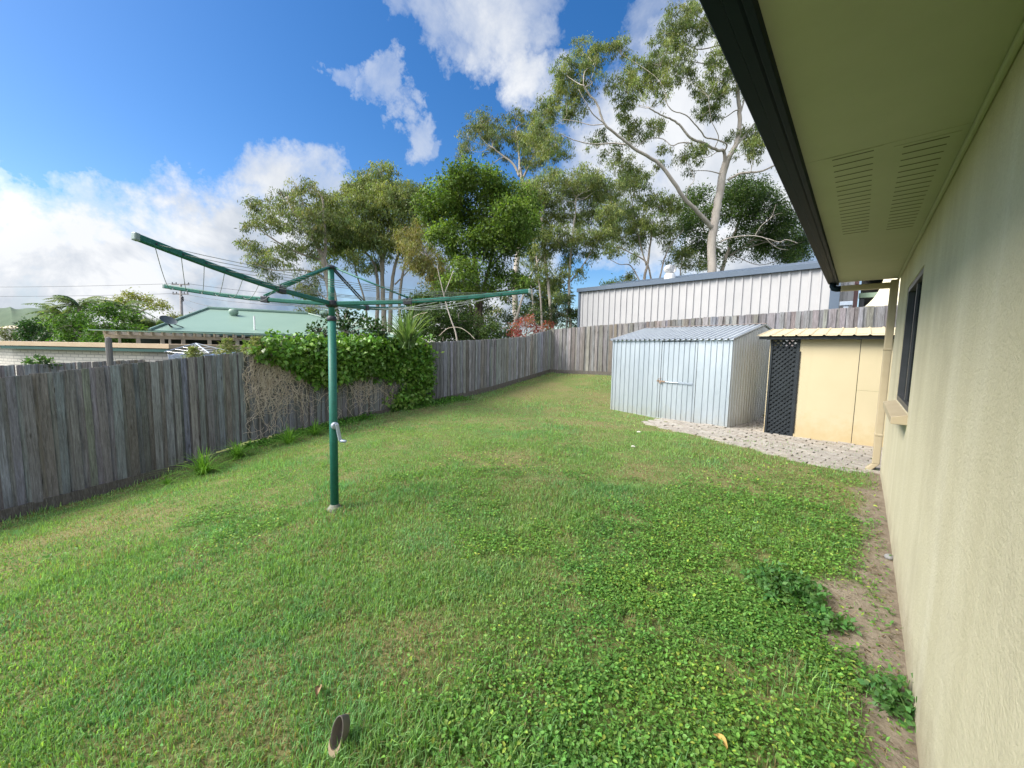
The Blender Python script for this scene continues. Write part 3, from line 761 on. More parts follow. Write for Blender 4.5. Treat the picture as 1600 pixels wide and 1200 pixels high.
# ------------------------------------------------------------------ big pale garage behind the back fence
YG = 15.0
def onG(px, py): return onPl(px, py, (0, YG, 0), FNy)
gl, gr_ = onG(905, 500)[0], onG(1300, 430)[0]; gzt = (onG(903, 458)[2]+onG(1270, 413)[2])/2
zl_, zr2 = onG(903, 457)[2], onG(1280, 411)[2]
gar = thing('garage', 'large pale ribbed steel garage with slate blue gutter behind the back fence', 'garage', ((gl+gr_)/2, YG+3, .6))
m = MB(); ribbed(m, np.array([gl, YG, 0]), np.array([1., 0, 0]), np.array([0, -1., 0]), gr_-gl, .4, lambda s: gzt-.02, (gr_-gl)/33.5, .075, .032)
m.build('front_wall', GSTEEL, gar)
m = MB(); m.box(gl, gl+.05, YG+.02, YG+7, .4, gzt-.03); m.build('side_wall', GSTEEL, gar); m = MB(); m.box(gr_-.05, gr_, YG+.02, YG+7, .4, gzt-.03); m.build('side_wall', GSTEEL, gar)
m = MB(); m.box(gl-.10, gr_+.25, YG-.13, YG-.0, gzt-.06, gzt+.10); m.box(gl-.06, gl+.03, YG-.045, YG+.03, .4, gzt-.07); m.box(gr_-.01, gr_+.22, YG-.05, YG+.05, .4, gzt-.07)
m.build('gutter_and_trim', NAVYL, gar)
m = MB(); rz2 = gzt+.85
m.prism([(gl-.1, YG+.002, gzt+.04), (gl-.1, YG+3.5, rz2), (gl-.1, YG+7.1, gzt+.04)], (gr_-gl+.3, 0, 0)); m.build('roof', NAVYL, gar)
wb = onPl(1046.5, 432, (0, YG+1.6, 0), FNy); zb_ = gzt+.04+(rz2-gzt-.04)*1.6/3.5
m = MB(); k = .20
m.lathe((wb[0], YG+1.6, zb_-.1), [(.22, 0), (.22, .25), (.19, .26), (.19, .30)], 18); vt = m.build('roof_ventilator', simple('vent_white', (.62, .62, .62), (.72, .72, .72), 5, .4), gar)
m = MB(); zc_ = zb_+.20; nf = 22
for i in range(nf):
    a = 2*math.pi*i/nf
    pts = []; vs = []; 
    for th_ in np.linspace(.15, math.pi-.05, 7):
        r = .25*math.sin(th_)**.8; z = zc_+.19+.19*math.cos(th_)
        vs += [(wb[0]+r*math.cos(a+.0), YG+1.6+r*math.sin(a), z), (wb[0]+r*.86*math.cos(a+.24), YG+1.6+r*.86*math.sin(a+.24), z)]
    m.add(vs, [(2*i_, 2*i_+2, 2*i_+3, 2*i_+1) for i_ in range(6)])
m.build('turbine', simple('vent_fins', (.55, .55, .55), (.68, .68, .68), 5, .4, .3), vt)
# narrow corrugated side building, carport opening and shade sail at the right
YK = 15.6
def onK(px, py, Yv=YK): return onPl(px, py, (0, Yv, 0), FNy)
a, b = onK(1302, 460)[0], onK(1334, 460)[0]; c = onK(1400, 460)[0]
ck = thing('carport', 'open carport beside the garage with ribbed side wall and dark interior', 'carport', (b, YK+1, .7))
m = MB(); ribbed(m, np.array([a, YK, 0]), np.array([1., 0, 0]), np.array([0, -1., 0]), b-a, .4, lambda s: 4.6, .10, .04, .03); m.build('side_wall', GSTEEL, ck)
m = MB(); m.box(b, b+.10, YK-.06, YK+.06, .4, 4.6); m.build('corner_post', simple('oxide_red_paint', (.07, .03, .03), (.1, .05, .05), 4, .6), ck)
zbm = onK(1365, 456)[2]
m = MB(); m.box(b+.11, c+3, YK+.3, YK+.5, zbm-.12, zbm+.02); m.build('beam', simple('pale_green_paint', (.24, .32, .22), (.3, .38, .28), 3, .6), ck)
m = MB(); m.box(b+.11, c+3, YK-.05, YK+5, 4.58, 4.64); m.build('roof', simple('green_lining', (.16, .24, .14), (.2, .28, .18), 3, .7), ck)
m = MB(); m.box(b+.11, c+3, YK+4.8, YK+4.9, .4, 4.5); m.build('back_wall', DARKIN, ck)
px_ = onK(1346, 470)[0]; m = MB(); m.box(px_-.06, px_+.06, YK+.34, YK+.46, .4, zbm-.125); m.build('post', simple('slate_post', (.05, .055, .06), (.07, .07, .08), 4, .6), ck)
YS = 14.6
edge = [(1349, 480.5), (1356, 475), (1364, 467), (1370, 459), (1375, 450), (1380, 438), (1386, 420)]
pts = [onPl(x, y, (0, YS, 0), FNy) for x, y in edge]
pts = [onPl(1341, 486, (0, YS, 0), FNy), onPl(1335, 495, (0, YS, 0), FNy)][::-1]+pts
pr_ = [onPl(1470, 410, (0, YS, 0), FNy), onPl(1470, 495, (0, YS, 0), FNy)]
m = MB(); m.prism([tuple(p) for p in pts+pr_], (0, .012, 0)); s_ = m.build('shade_sail', simple('cream_canvas', (.74, .68, .48), (.80, .74, .56), 1.5, .8)); tag(s_, 'cream shade sail with a curved edge in front of the carport', 'shade sail')
# meter box lamp above the fence
q = onPl(1322, 476, (0, 13.4, 0), FNy)
m = MB(); m.box(q[0]-.13, q[0]+.13, 13.35, 13.5, q[2]-.02, q[2]+.08); m.box(q[0]-.05, q[0]+.05, 13.38, 13.48, q[2]-.75, q[2]-.02)
tag(m.build('letterbox', GREYAL, bevel=.005), 'small grey box on a post peeping over the back fence', 'letter box')

# ------------------------------------------------------------------ next yard on the left: green-roofed house
E0 = P(234, 516.3, 14.5); E1 = P(628, 527.3, 19.0)
ez = (E0[2]+E1[2])/2; E0[2] = E1[2] = ez
ed = E1-E0; EL = np.linalg.norm(ed); ed /= EL; en = np.array([-ed[1], ed[0], 0])
if np.dot(en, E0-EYE) < 0: en = -en
HW = 9.5; gzr = -1.25
rzz = P(440, 489.5, depth_of(E0+ed*EL*.5+en*HW/2))[2]
gh = thing('house', 'low house with pale green hipped steel roof beyond the left fence', 'house', (*(E0+ed*EL/2+en*HW/2)[:2], gzr))
m = MB()
o = [E0, E1, E1+en*HW, E0+en*HW]; rA = E0+en*HW/2+ed*1.0; rB = E1+en*HW/2-ed*4.0
rA[2] = rB[2] = rzz
def rib_roof(m, a, b, c, d, n):               # eave a-b, ridge d-c
    m.sheet(np.linspace(0, 1, n), [0, .33, .66, 1], lambda u, v: tuple((a*(1-u)+b*u)*(1-v)+(d*(1-u)+c*u)*v+np.zeros(3)))
rib_roof(m, o[0], o[1], rB, rA, 2); rib_roof(m, o[2], o[3], rA, rB, 2)
m.add([o[0], rA, o[3]], [(0, 2, 1)]); m.add([o[1], o[2], rB], [(0, 1, 2)])
m.build('roof', ROOFG, gh)
m = MB(); m.tube([rA+np.array([0, 0, .03]), rB+np.array([0, 0, .03])], .09, 8)
for a, b in ((o[0], rA), (o[3], rA), (o[1], rB), (o[2], rB)): m.tube([a+np.array([0, 0, .02]), b+np.array([0, 0, .03])], .06, 6)
m.build('ridge_capping', simple('green_capping', (.12, .20, .17), (.15, .24, .2), 2, .5), gh)
m = MB()
for a, b in ((o[0], o[1]), (o[1], o[2]), (o[2], o[3]), (o[3], o[0])): m.bar(a-np.array([0, 0, .07]), b-np.array([0, 0, .07]), .11, .13)
m.build('gutter', simple('dark_green_gutter', (.03, .08, .08), (.05, .10, .10), 2, .45), gh)
WALLT = simple('taupe_wall_paint', (.24, .20, .18), (.28, .24, .21), 2, .8)
wo = [E0+ed*.6+en*1.6, E1-ed*.6+en*1.6]; 
m = MB()
segs = [(0, .06), (.115, .20), (.255, .34), (.40, .50), (.56, .66), (.72, 1.0)]
WL = np.linalg.norm(wo[1]-wo[0]); wu = ed
for a, b in segs: m.frame_box((*(wo[0]+wu*WL*a)[:2], gzr), wu*WL*(b-a), en*.15, (0, 0, ez-.1-gzr))
m.frame_box((*(wo[0]+en*.001)[:2], gzr), wu*WL, en*.14, (0, 0, 1.0)); m.frame_box((*(wo[0]+en*6)[:2], gzr), wu*WL, en*.15, (0, 0, ez-.1-gzr))
m.frame_box((*wo[0][:2], gzr), en*6, wu*.15, (0, 0, ez-.1-gzr)); m.frame_box((*(wo[1]-wu*.15)[:2], gzr), en*6, wu*.15, (0, 0, ez-.1-gzr))
m.build('wall', WALLT, gh)
for (a0, a1) in ((.06, .115), (.20, .255), (.34, .40), (.50, .56), (.66, .72)):
    m = MB(); m.frame_box((*(wo[0]+wu*(WL*a0+.01)+en*.05)[:2], gzr+1.0), wu*(WL*(a1-a0)-.02), en*.03, (0, 0, ez-.15-gzr-1.0)); w_ = m.build('window', GLASS, gh)
    m = MB()
    for f in (0, .48, .94): m.frame_box((*(wo[0]+wu*(WL*(a0+(a1-a0)*f)+.02)+en*.03)[:2], gzr+1.0), wu*.06, en*.018, (0, 0, ez-.15-gzr-1.0))
    m.build('frame', ALUM, w_)
m = MB(); c = E0+ed*EL*.5+en*.9; m.frame_box((*(E0+ed*.3+en*.05)[:2], ez-.14), ed*(EL-.6), en*1.6, (0, 0, .02)); m.build('eave_lining', SOFFIT, gh)
def on_roof(px, py):
    p0 = E0; nn = np.cross(ed, (rA-E0)); return onPl(px, py, p0, nn/np.linalg.norm(nn))
for q, s in (((365, 491), .62), ((508, 492), .85)):
    p = on_roof(q[0], q[1]+2); m = MB()
    m.lathe(p-np.array([0, 0, .1]), [(.2*s, 0), (.2*s, .12), (.27*s, .15), (.33*s, .22), (.33*s, .30), (.27*s, .38), (.12*s, .42)], 16); m.build('roof_ventilator', ROOFG, gh, smooth=True)
p = on_roof(398, 515); m = MB(); tp = P(397.5, 494, depth_of(p)); m.tube([p-np.array([0, 0, .05]), (p[0], p[1], tp[2])], .035, 10); m.build('vent_pipe', simple('white_pipe', (.7, .7, .7), (.75, .75, .75), 3, .5), gh)
# satellite dish
p = on_roof(269, 511); tp = P(262, 503, depth_of(p)-.2)
ds = thing('satellite_dish', 'grey satellite dish on a bent arm at the left end of the green roof', 'satellite dish', p)
m = MB(); ax_ = np.array([-.25, -.35, .9])+0*_F; ax_ = np.array([_R2[0]*.55-_F[0]*.2, _R2[1]*.55-_F[1]*.2, .75]); m.lathe(tp, [(.01, 0), (.12, .018), (.22, .055), (.28, .10), (.275, .096), (.215, .06), (.115, .027), (.01, .01)], 24, ax_); m.build('reflector', simple('dish_grey', (.06, .08, .09), (.09, .11, .12), 4, .5), ds, smooth=True)
m = MB(); m.tube([p, p+(tp-p)*.5+np.array([0, 0, -.05]), tp], .03, 8); m.tube([p+ed*.35, tp], .018, 6); m.build('mount_arm', DARKPL, ds)
# pergola along the house front
PB0 = P(183, 526.2, 12.6); PB1 = P(480, 532.0, 15.6); PB0[2] = PB1[2] = (PB0[2]+PB1[2])/2
pdv = PB1-PB0; PL = np.linalg.norm(pdv); pdv /= PL; pn = np.array([-pdv[1], pdv[0], 0])
if np.dot(pn, PB0-EYE) < 0: pn = -pn
OLDW = simple('grey_old_timber', (.56, .53, .47), (.36, .34, .30), 6, .9, bump=.3, stretch=(1, 1, .5))
pg = thing('pergola', 'weathered timber pergola with a row of rafters in front of the green roof', 'pergola', (*(PB0+pdv*PL/2)[:2], gzr))
m = MB(); m.bar(PB0-pdv*.3, PB1, .06, .11); m.build('beam', OLDW, pg, bevel=.006)
for i in range(21):
    a = PB0+pdv*(PL*(i/20.)-.2)+np.array([0, 0, .11]); m = MB(); m.bar(a-pn*.42, a+pn*(2.7 if i < 6 else 1.4), .05, .105); m.build('rafter', OLDW, pg, bevel=.005)
m = MB(); a = PB0-pdv*.5+np.array([0, 0, .18])-pn*.3; m.bar(a, a+pdv*PL, .55, .025); m.build('sheeting_edge', simple('green_roof_edge', (.20, .36, .29), (.25, .40, .33), 2, .5), pg)
for px in (188, 217, 254.5, 266, 287, 328, 371.5, 437, 470):
    v = ray(px, 545); t = np.dot(PB0-EYE, pn)/np.dot(v, pn); q = EYE+v*t; wd = .10 if px in (217, 254.5, 287, 328, 371.5) else .06
    m = MB(); m.box(q[0]-wd/2, q[0]+wd/2, q[1]-wd/2, q[1]+wd/2, gzr, PB0[2]-.056); m.build('post', OLDW, pg, bevel=.006)
m = MB(); m.bar(PB0+pn*2.9+np.array([0, 0, -.9]), PB0+pn*2.9+pdv*4.5+np.array([0, 0, -.9]), .05, 1.9); m.build('back_screen', simple('dark_green_shade_cloth', (.012, .02, .016), (.03, .04, .03), 9, .9), pg)
# white brick building
bA = P(18, 540, 11.0); bB = P(268, 546, 10.0); bzt = 1.50
bu = bB-bA; bu[2] = 0; BL = np.linalg.norm(bu); bu /= BL; bn = np.array([-bu[1], bu[0], 0])
if np.dot(bn, bA-EYE) < 0: bn = -bn
bc = P(-75, 540, 12.6)
bk = thing('outbuilding', 'low white brick outbuilding with flat tan roof edge beyond the left fence', 'outbuilding', (*((bA+bB)/2+bn*1.5)[:2], gzr))
m = MB(); m.prism([(*bA[:2], gzr), (*bB[:2], gzr), (*(bB+bn*3.4)[:2], gzr), (*(bc+bn*2)[:2], gzr), (*bc[:2], gzr)], (0, 0, bzt-.14-gzr)); m.build('wall', BRICK, bk)
m = MB(); oo = lambda p, a, b: (p+bu*a+bn*b)
A_, B_, C_ = oo(bA, -.10, -.22), oo(bB, .2, -.22), bc-bu*.1-bn*.25
TANF = simple('tan_fascia', (.46, .34, .22), (.52, .40, .27), 3, .6)
m.prism([(*A_[:2], bzt-.09), (*B_[:2], bzt-.09), (*oo(bB, .2, 3.6)[:2], bzt-.09), (*(bc+bn*2.4)[:2], bzt-.09), (*C_[:2], bzt-.09)], (0, 0, .11)); m.build('roof', TANF, bk)
m = MB(); m.bar((*oo(bA, -.02, -.17)[:2], bzt-.145), (*oo(bB, .15, -.17)[:2], bzt-.145), .07, .075); m.build('gutter', simple('dark_green_strip', (.02, .07, .06), (.03, .09, .08), 2, .5), bk)
# weathered stump post
q = P(171.5, 560, 8.4); zt = P(171, 527, 8.4)[2]
m = MB(); m.tube([(q[0], q[1], -1.2), (q[0], q[1], .5), (q[0]+.01, q[1], zt-.08), (q[0]+.005, q[1], zt-.02), (q[0], q[1], zt)], [.055, .052, .056, .048, .025], 10)
tag(m.build('timber_post', simple('charred_post', (.11, .105, .10), (.20, .19, .18), 5, .9, bump=.5, stretch=(1, 1, .3))), 'rough dark timber post standing in front of the white brick building', 'post')
# neighbour's folded silver clothes line
cq = P(306, 536.5, 9.0)
cl = thing('rotary_clothesline', 'thin silver rotary clothes line seen over the left fence', 'clothes line', (cq[0], cq[1], gzr))
SILV = simple('silver_tube', (.55, .57, .6), (.65, .67, .7), 9, .35, .6)
m = MB(); m.tube([(cq[0], cq[1], gzr), cq], .025, 8); m.build('pole', SILV, cl)
ends = [P(257, 550, 8.2), P(357, 548.5, 9.3), P(327, 552, 7.9), P(292, 547, 9.9)]
for e in ends:
    m = MB(); m.tube([cq, e], .014, 6); m.build('arm', SILV, cl)
m = MB()
for f in (.45, .7, .95):
    pts = [cq+(ends[i]-cq)*f for i in (0, 2, 1, 3, 0)]
    for a, b in zip(pts[:-1], pts[1:]): m.tube([a, (a+b)/2-np.array([0, 0, .03]), b], .003, 4)
m.build('lines', SILV, cl)
def cloth(px0, px1, py0, py1, d, colr, label, seed):
    rg = np.random.default_rng(seed); a, b = P(px0, py0, d), P(px1, py0-6, d+.5); h = (py1-py0)/FPX*d; m = MB(); m.cur = colr
    m.sheet(np.linspace(0, 1, 26), np.linspace(0, 1, 6), lambda u, v: tuple(a*(1-u)+b*u+np.array([.03*math.sin(u*30+seed)*v, .03*math.cos(u*25)*v, -h*v-.03*abs(math.sin(u*9))])))
    o = m.build('laundry', VCOL, col=True, smooth=True); s = o.modifiers.new('t', 'SOLIDIFY'); s.thickness = .006
    tag(o, label, 'laundry')
cloth(262, 296, 553.5, 576, 8.6, (.62, .66, .75), 'white sheet hanging on the far silver clothes line, its left end', 2)
cloth(316, 368, 553.5, 572, 8.6, (.36, .48, .72), 'blue and white cloth hanging on the far silver clothes line, its right end', 5)

# power pole and wires
pp = P(282.5, 500, 45); pt = P(282, 444, 45)
CONC = simple('pole_timber', (.22, .20, .20), (.30, .28, .28), 3, .9)
po = thing('power_pole', 'tall grey timber power pole with two crossarms beyond the roofs', 'power pole', (pp[0], pp[1], -1.3))
m = MB(); m.tube([(pp[0], pp[1], -1.4), pt], [.19, .13], 12); m.build('pole', CONC, po, smooth=True)
rx_ = np.array([_R2[0], _R2[1], 0]); rx_ /= np.linalg.norm(rx_)
ends_w = []
for py, hw in ((444.5, 1.0), (459.5, .9)):
    c = P(282, py, 45); m = MB(); m.bar(c-rx_*hw, c+rx_*hw, .12, .12); arm_ = m.build('crossarm', CONC, po)
    for s in (-.95, -.5, .5, .95):
        m = MB(); m.lathe(c+rx_*hw*s+np.array([0, 0, .06]), [(.03, 0), (.06, .04), (.04, .1), (.06, .14), (.02, .2)], 8); m.build('insulator', DARKPL, arm_)
m = MB(); c = P(285, 467, 44.8); m.lathe(c-np.array([0, 0, .3]), [(.1, 0), (.13, .1), (.13, .5), (.06, .6)], 10); m.build('street_light_box', DARKPL, po)
def wire(a, b, sag, label, r=.02):
    m = MB(); m.tube([a*(1-t)+b*t-np.array([0, 0, 4*sag*t*(1-t)]) for t in np.linspace(0, 1, 15)], r, 5)
    tag(m.build('power_line', simple('wire_grey', (.10, .10, .11), (.13, .13, .14), 2, .7) if 'wire_grey' not in bpy.data.materials else bpy.data.materials['wire_grey']), label, 'power line', 'overhead lines at the power pole')
ta, tb_ = P(275, 443, 45), P(275, 458.5, 45)
wire(ta, P(-160, 447, 55), .25, 'upper overhead wire running left from the top crossarm of the pole')
wire(tb_, P(-160, 461, 52), .25, 'lower overhead wire running left from the second crossarm of the pole')
wire(P(292, 443, 45), P(560, 462, 60), .5, 'overhead wire running right from the top crossarm, highest of the right-hand wires')
wire(P(291, 460, 45), P(520, 478, 34), .4, 'overhead wire running right from the second crossarm, above the green roof ridge')
wire(P(284, 466, 45), P(455, 486, 26), .5, 'overhead wire dropping right from below the crossarms towards the green roof')
wire(P(284, 468, 45), P(320, 492, 22), .2, 'short steep service wire from the pole down to the left of the green roof', .012)

# ------------------------------------------------------------------ vegetation
def leaves(cen, rad, per, L, W, kind, pal, rg, sq=.8, jit=.25, tuftvar=.38):
    cen = np.asarray(cen, float); n = len(cen); rad = np.broadcast_to(np.asarray(rad, float), (n,))
    N = n*per; idx = np.repeat(np.arange(n), per)
    g = rg.normal(size=(N, 3)); pos = cen[idx]+g*rad[idx, None]*np.array([1, 1, sq])*.5
    if kind == 'hang': d = rg.normal(size=(N, 3))*.55+np.array([0, 0, -1.0])
    elif kind == 'droop': d = g*.5+rg.normal(size=(N, 3))*.6+np.array([0, 0, -.5])
    elif kind == 'out': d = g*.7+rg.normal(size=(N, 3))*.5+np.array([0, 0, .25])
    else: d = rg.normal(size=(N, 3))
    d /= np.linalg.norm(d, axis=1, keepdims=True)+1e-9
    s = np.cross(d, rg.normal(size=(N, 3))+(np.array([0, 0, 1.3]) if kind in ('droop', 'out') else 0)); s /= np.linalg.norm(s, axis=1, keepdims=True)+1e-9
    l = (L*rg.uniform(.65, 1.3, N))[:, None]; w = (W*rg.uniform(.7, 1.25, N))[:, None]
    nrm = np.cross(s, d)
    V = np.stack([pos, pos+d*l*.45+s*w*.5+nrm*w*.12, pos+d*l-nrm*l*.08, pos+d*l*.45-s*w*.5+nrm*w*.12], 1).reshape(-1, 3)
    F = np.arange(4*N).reshape(N, 4)
    pal = np.asarray(pal, float); pw = pal[rg.integers(0, len(pal), n)]*rg.uniform(1-tuftvar, 1+tuftvar, (n, 1))
    c = pw[idx]*rg.uniform(1-jit, 1+jit, (N, 1))*(1+rg.normal(size=(N, 3))*.06)
    return V, F, np.repeat(np.clip(c, .004, .6), 4, axis=0)
def smooth_pts(pts, k=4, jit=0, rg=None):
    pts = [np.array(p, float) for p in pts]; out = []
    for i in range(len(pts)-1):
        p0, p1, p2, p3 = pts[max(i-1, 0)], pts[i], pts[i+1], pts[min(i+2, len(pts)-1)]
        for t in np.linspace(0, 1, k, endpoint=False):
            q = .5*(2*p1+(p2-p0)*t+(2*p0-5*p1+4*p2-p3)*t*t+(3*p1-p0-3*p2+p3)*t**3)
            if jit and rg is not None: q = q+rg.normal(size=3)*jit
            out.append(q)
    out.append(pts[-1]); return out
def tree(name, label, cat, depth, trunks, blobs, pal, kind, L, W, seed, bark=None, group=None, cov=1.3, tr=.42, per=34, spread=.9, sq=.75, leafm=None, twigs=3, brr=.05, link=True):
    rg = np.random.default_rng(seed); k = depth/FPX
    if kind == 'hang': tr *= .74; per = int(per*1.7)
    else: tr *= .85; per = int(per*1.25)
    tr_w = []; m = MB()
    for tk in trunks:
        pts, r0, r1 = tk[:3]
        w = [P(q[0], q[1], depth+(q[2] if len(q) > 2 else 0)) for q in pts]
        w = smooth_pts(w, 5, r0*.10, rg); n = len(w)
        rr_ = [r0+(r1-r0)*(i/(n-1)) for i in range(n)]
        if len(tk) > 3: rr_[0] *= 1.0
        m.tube(w, rr_, 9 if r0 > .06 else 6); tr_w += [(p, r) for p, r in zip(w, rr_)]
    root = thing(name, label, cat, tr_w[0][0] if tr_w else P(blobs[0][0], blobs[0][1], depth), group)
    TP = np.array([p for p, r in tr_w]); TR = np.array([r for p, r in tr_w])
    cens = []; 
    for b in blobs:
        dd = b[3] if len(b) > 3 else rg.uniform(-1, 1)*spread*b[2]*k*1.6; b = (b[0]+rg.normal()*3, b[1]+rg.normal()*3, b[2]*rg.uniform(.68, 1.12))
        c = P(b[0], b[1], depth+dd); Rw = b[2]*k
        nl = 1.9*cov*math.pi*Rw*Rw*sq*1.1/(L*W*.5); nt = max(3, int(nl/per))
        d = rg.normal(size=(nt, 3)); d /= np.linalg.norm(d, axis=1, keepdims=True)
        rad = rg.uniform(.12, 1.15, nt)**.6
        tc_ = c+d*rad[:, None]*Rw*np.array([1, 1, sq])
        tc_[:, 2] += .12*Rw*(1-rad)
        cens.append(tc_)
        if link and len(TP):
            dv = TP-c; cost = np.linalg.norm(dv, axis=1)+np.maximum(dv[:, 2], 0)*2.5; j = int(np.argmin(cost)); p0 = TP[j]
            ln = np.linalg.norm(c-p0)
            if ln > .15:
                mid = (p0+c)/2+rg.normal(size=3)*ln*.09+np.array([0, 0, -ln*.05]); r0 = min(TR[j]*.65, max(.02, brr*min(1, ln/2.5)))
                ww = smooth_pts([p0, p0*.75+mid*.25+rg.normal(size=3)*ln*.03, mid, c], 4); m.tube(ww, np.linspace(r0, r0*.35, len(ww)), 5)
            for t in tc_[rg.permutation(nt)[:twigs]]:
                ww = [c+(p0-c)*.12, (c+t)/2+rg.normal(size=3)*Rw*.12, t]; m.tube(ww, [.018, .012, .006], 4, cap=False)
    if m.v: m.build('trunk', bark or BARKG, root, smooth=True)
    cen = np.concatenate(cens)
    V, F, Cc = leaves(cen, tr*rg.uniform(.7, 1.2, len(cen)), per, L, W, kind, pal, rg)
    np_mesh('crown', V, F, leafm or LEAF, root, Cc)
    return root
GUM = [(0.177, 0.201, 0.083), (0.142, 0.183, 0.071), (0.212, 0.218, 0.094), (0.118, 0.153, 0.071)]
GUM2 = [(0.165, 0.212, 0.071), (0.201, 0.236, 0.071), (0.13, 0.177, 0.071), (0.236, 0.26, 0.088)]
OLIVE = [(0.212, 0.212, 0.071), (0.248, 0.23, 0.083), (0.177, 0.189, 0.071), (0.26, 0.224, 0.088)]
BRIGHT = [(.105, .175, .032), (.14, .215, .042), (.075, .125, .028), (.165, .24, .048)]
DARKG = [(.05, .09, .028), (.065, .115, .033), (.036, .065, .024), (.09, .14, .042)]
def z7(*pts, r=1): return [(350+x/3.076, 100+y/3.076, *rest) for x, y, *rest in pts]
def z8(*pts): return [(820+x/2.79, y/2.79, *rest) for x, y, *rest in pts]

# big white-barked gum
big_tr = [
 (z8((812, 1290, 0), (815, 1175, 0), (822, 1000, 0), (843, 880, 0), (862, 760, 0), (885, 690, 0)), .52, .36),
 (z8((885, 690, 0), (915, 640, .3), (937, 560, .5), (932, 450, .8), (926, 370, 1), (915, 250, 1.3), (890, 120, 1.6), (880, 0, 1.8)), .30, .10),
 (z8((920, 635, .3), (965, 585, 1), (1005, 535, 1.6), (1060, 470, 2.2)), .17, .07),
 (z8((938, 500, .6), (955, 440, .8), (962, 380, 1.2), (985, 280, 2)), .10, .05),
 (z8((872, 735, 0), (868, 660, -.3), (838, 655, -.6), (780, 625, -1.2), (720, 600, -1.6), (680, 550, -1.8), (640, 520, -2), (590, 500, -2.4), (540, 470, -2.8)), .20, .05),
 (z8((870, 660, -.3), (880, 630, -.8), (840, 610, -1.2), (790, 600, -1.5), (770, 575, -1.8), (740, 540, -2.2), (700, 500, -2.6), (640, 480, -2.8), (610, 430, -3)), .10, .04),
 (z8((830, 640, -.5), (845, 600, -.9), (830, 560, -1.2), (812, 520, -1.4), (800, 420, -1.8)), .06, .025),
 (z8((730, 625, -1.2), (680, 622, -1.2), (640, 635, -1), (600, 605, -.8), (540, 605, -.8), (490, 640, -.8)), .07, .03),
 (z8((819, 1000, 0), (795, 970, -.3), (755, 925, -.7), (692, 862, -1.1), (645, 790, -1.5), (600, 730, -1.8), (560, 695, -2), (480, 650, -2.4), (425, 605, -2.8), (350, 540, -3.2), (318, 460, -3.4), (280, 410, -3.6), (255, 370, -3.8)), .27, .06),
 (z8((440, 630, -2.4), (380, 625, -2.2), (320, 628, -2.4), (270, 625, -2.6), (200, 605, -2.8), (150, 580, -3)), .08, .03),
 (z8((350, 540, -3.2), (300, 500, -3.6), (262, 440, -4), (235, 390, -4.2)), .06, .03),
 (z8((350, 540, -3.2), (290, 545, -3), (230, 530, -2.8), (170, 520, -2.6)), .05, .02),
 (z8((705, 862, -1), (712, 820, -1.4), (738, 785, -1.6), (725, 740, -1.8), (700, 700, -2)), .055, .02),
 (z8((885, 785, 0), (935, 758, -.5), (985, 752, -.8), (1035, 745, -1), (1090, 720, -1.2), (1150, 690, -1.4)), .15, .06),
 (z8((848, 1058, 0), (885, 1040, -.5), (940, 1030, -.8), (1000, 1028, -1), (1055, 1040, -1.2), (1110, 1055, -1.4), (1140, 1045, -1.6), (1190, 1060, -1.8)), .08, .025),
 (z8((1005, 1025, -1), (1030, 985, -1.2), (1075, 945, -1.3), (1095, 890, -1.4)), .04, .012),
 (z8((1060, 960, -1.3), (1095, 935, -1.5), (1125, 930, -1.6)), .025, .01),
 (z8((1050, 1040, -1.2), (1100, 1080, -1.3), (1150, 1090, -1.5)), .03, .01),
]
big_tr = [(a, b*.58, c*.66) for a, b, c in big_tr]
big_bl = [(x, y, r*.84) for x, y, r in z8((250, 240, 44), (185, 310, 34), (330, 255, 40), (400, 225, 30), (280, 330, 36), (150, 400, 32), (95, 455, 26), (225, 455, 34), (60, 575, 34), (130, 630, 30), (20, 620, 24), (180, 520, 22),
  (470, 335, 34), (435, 390, 34), (560, 270, 38), (650, 270, 38), (695, 320, 30), (605, 375, 34), (530, 370, 28), (430, 470, 26), (475, 515, 22), (540, 555, 26), (480, 590, 22), (600, 560, 18), (335, 580, 18), (300, 625, 14),
  (800, 265, 26), (855, 330, 32), (775, 395, 28), (800, 480, 30), (850, 430, 28), (760, 510, 18), (700, 90, 36), (650, 130, 28), (725, 25, 34), (775, 140, 28), (680, 680, 24), (615, 655, 20), (735, 655, 22), (600, 740, 16), (780, 690, 18), (720, 745, 14),
  (970, 600, 26), (1005, 650, 28), (910, 590, 16), (1050, 560, 28), (1060, 480, 30), (960, 360, 30), (900, 230, 36), (880, 90, 40), (960, 200, 36), (1130, 680, 24))]
tree('gum_tree', 'tall white-barked gum with spreading bare limbs behind the pale garage', 'tree', 27, big_tr, big_bl, GUM2, 'hang', .22, .05, 11, BARKW, cov=1.35, tr=.42, per=30, spread=.9, brr=.06, twigs=5)

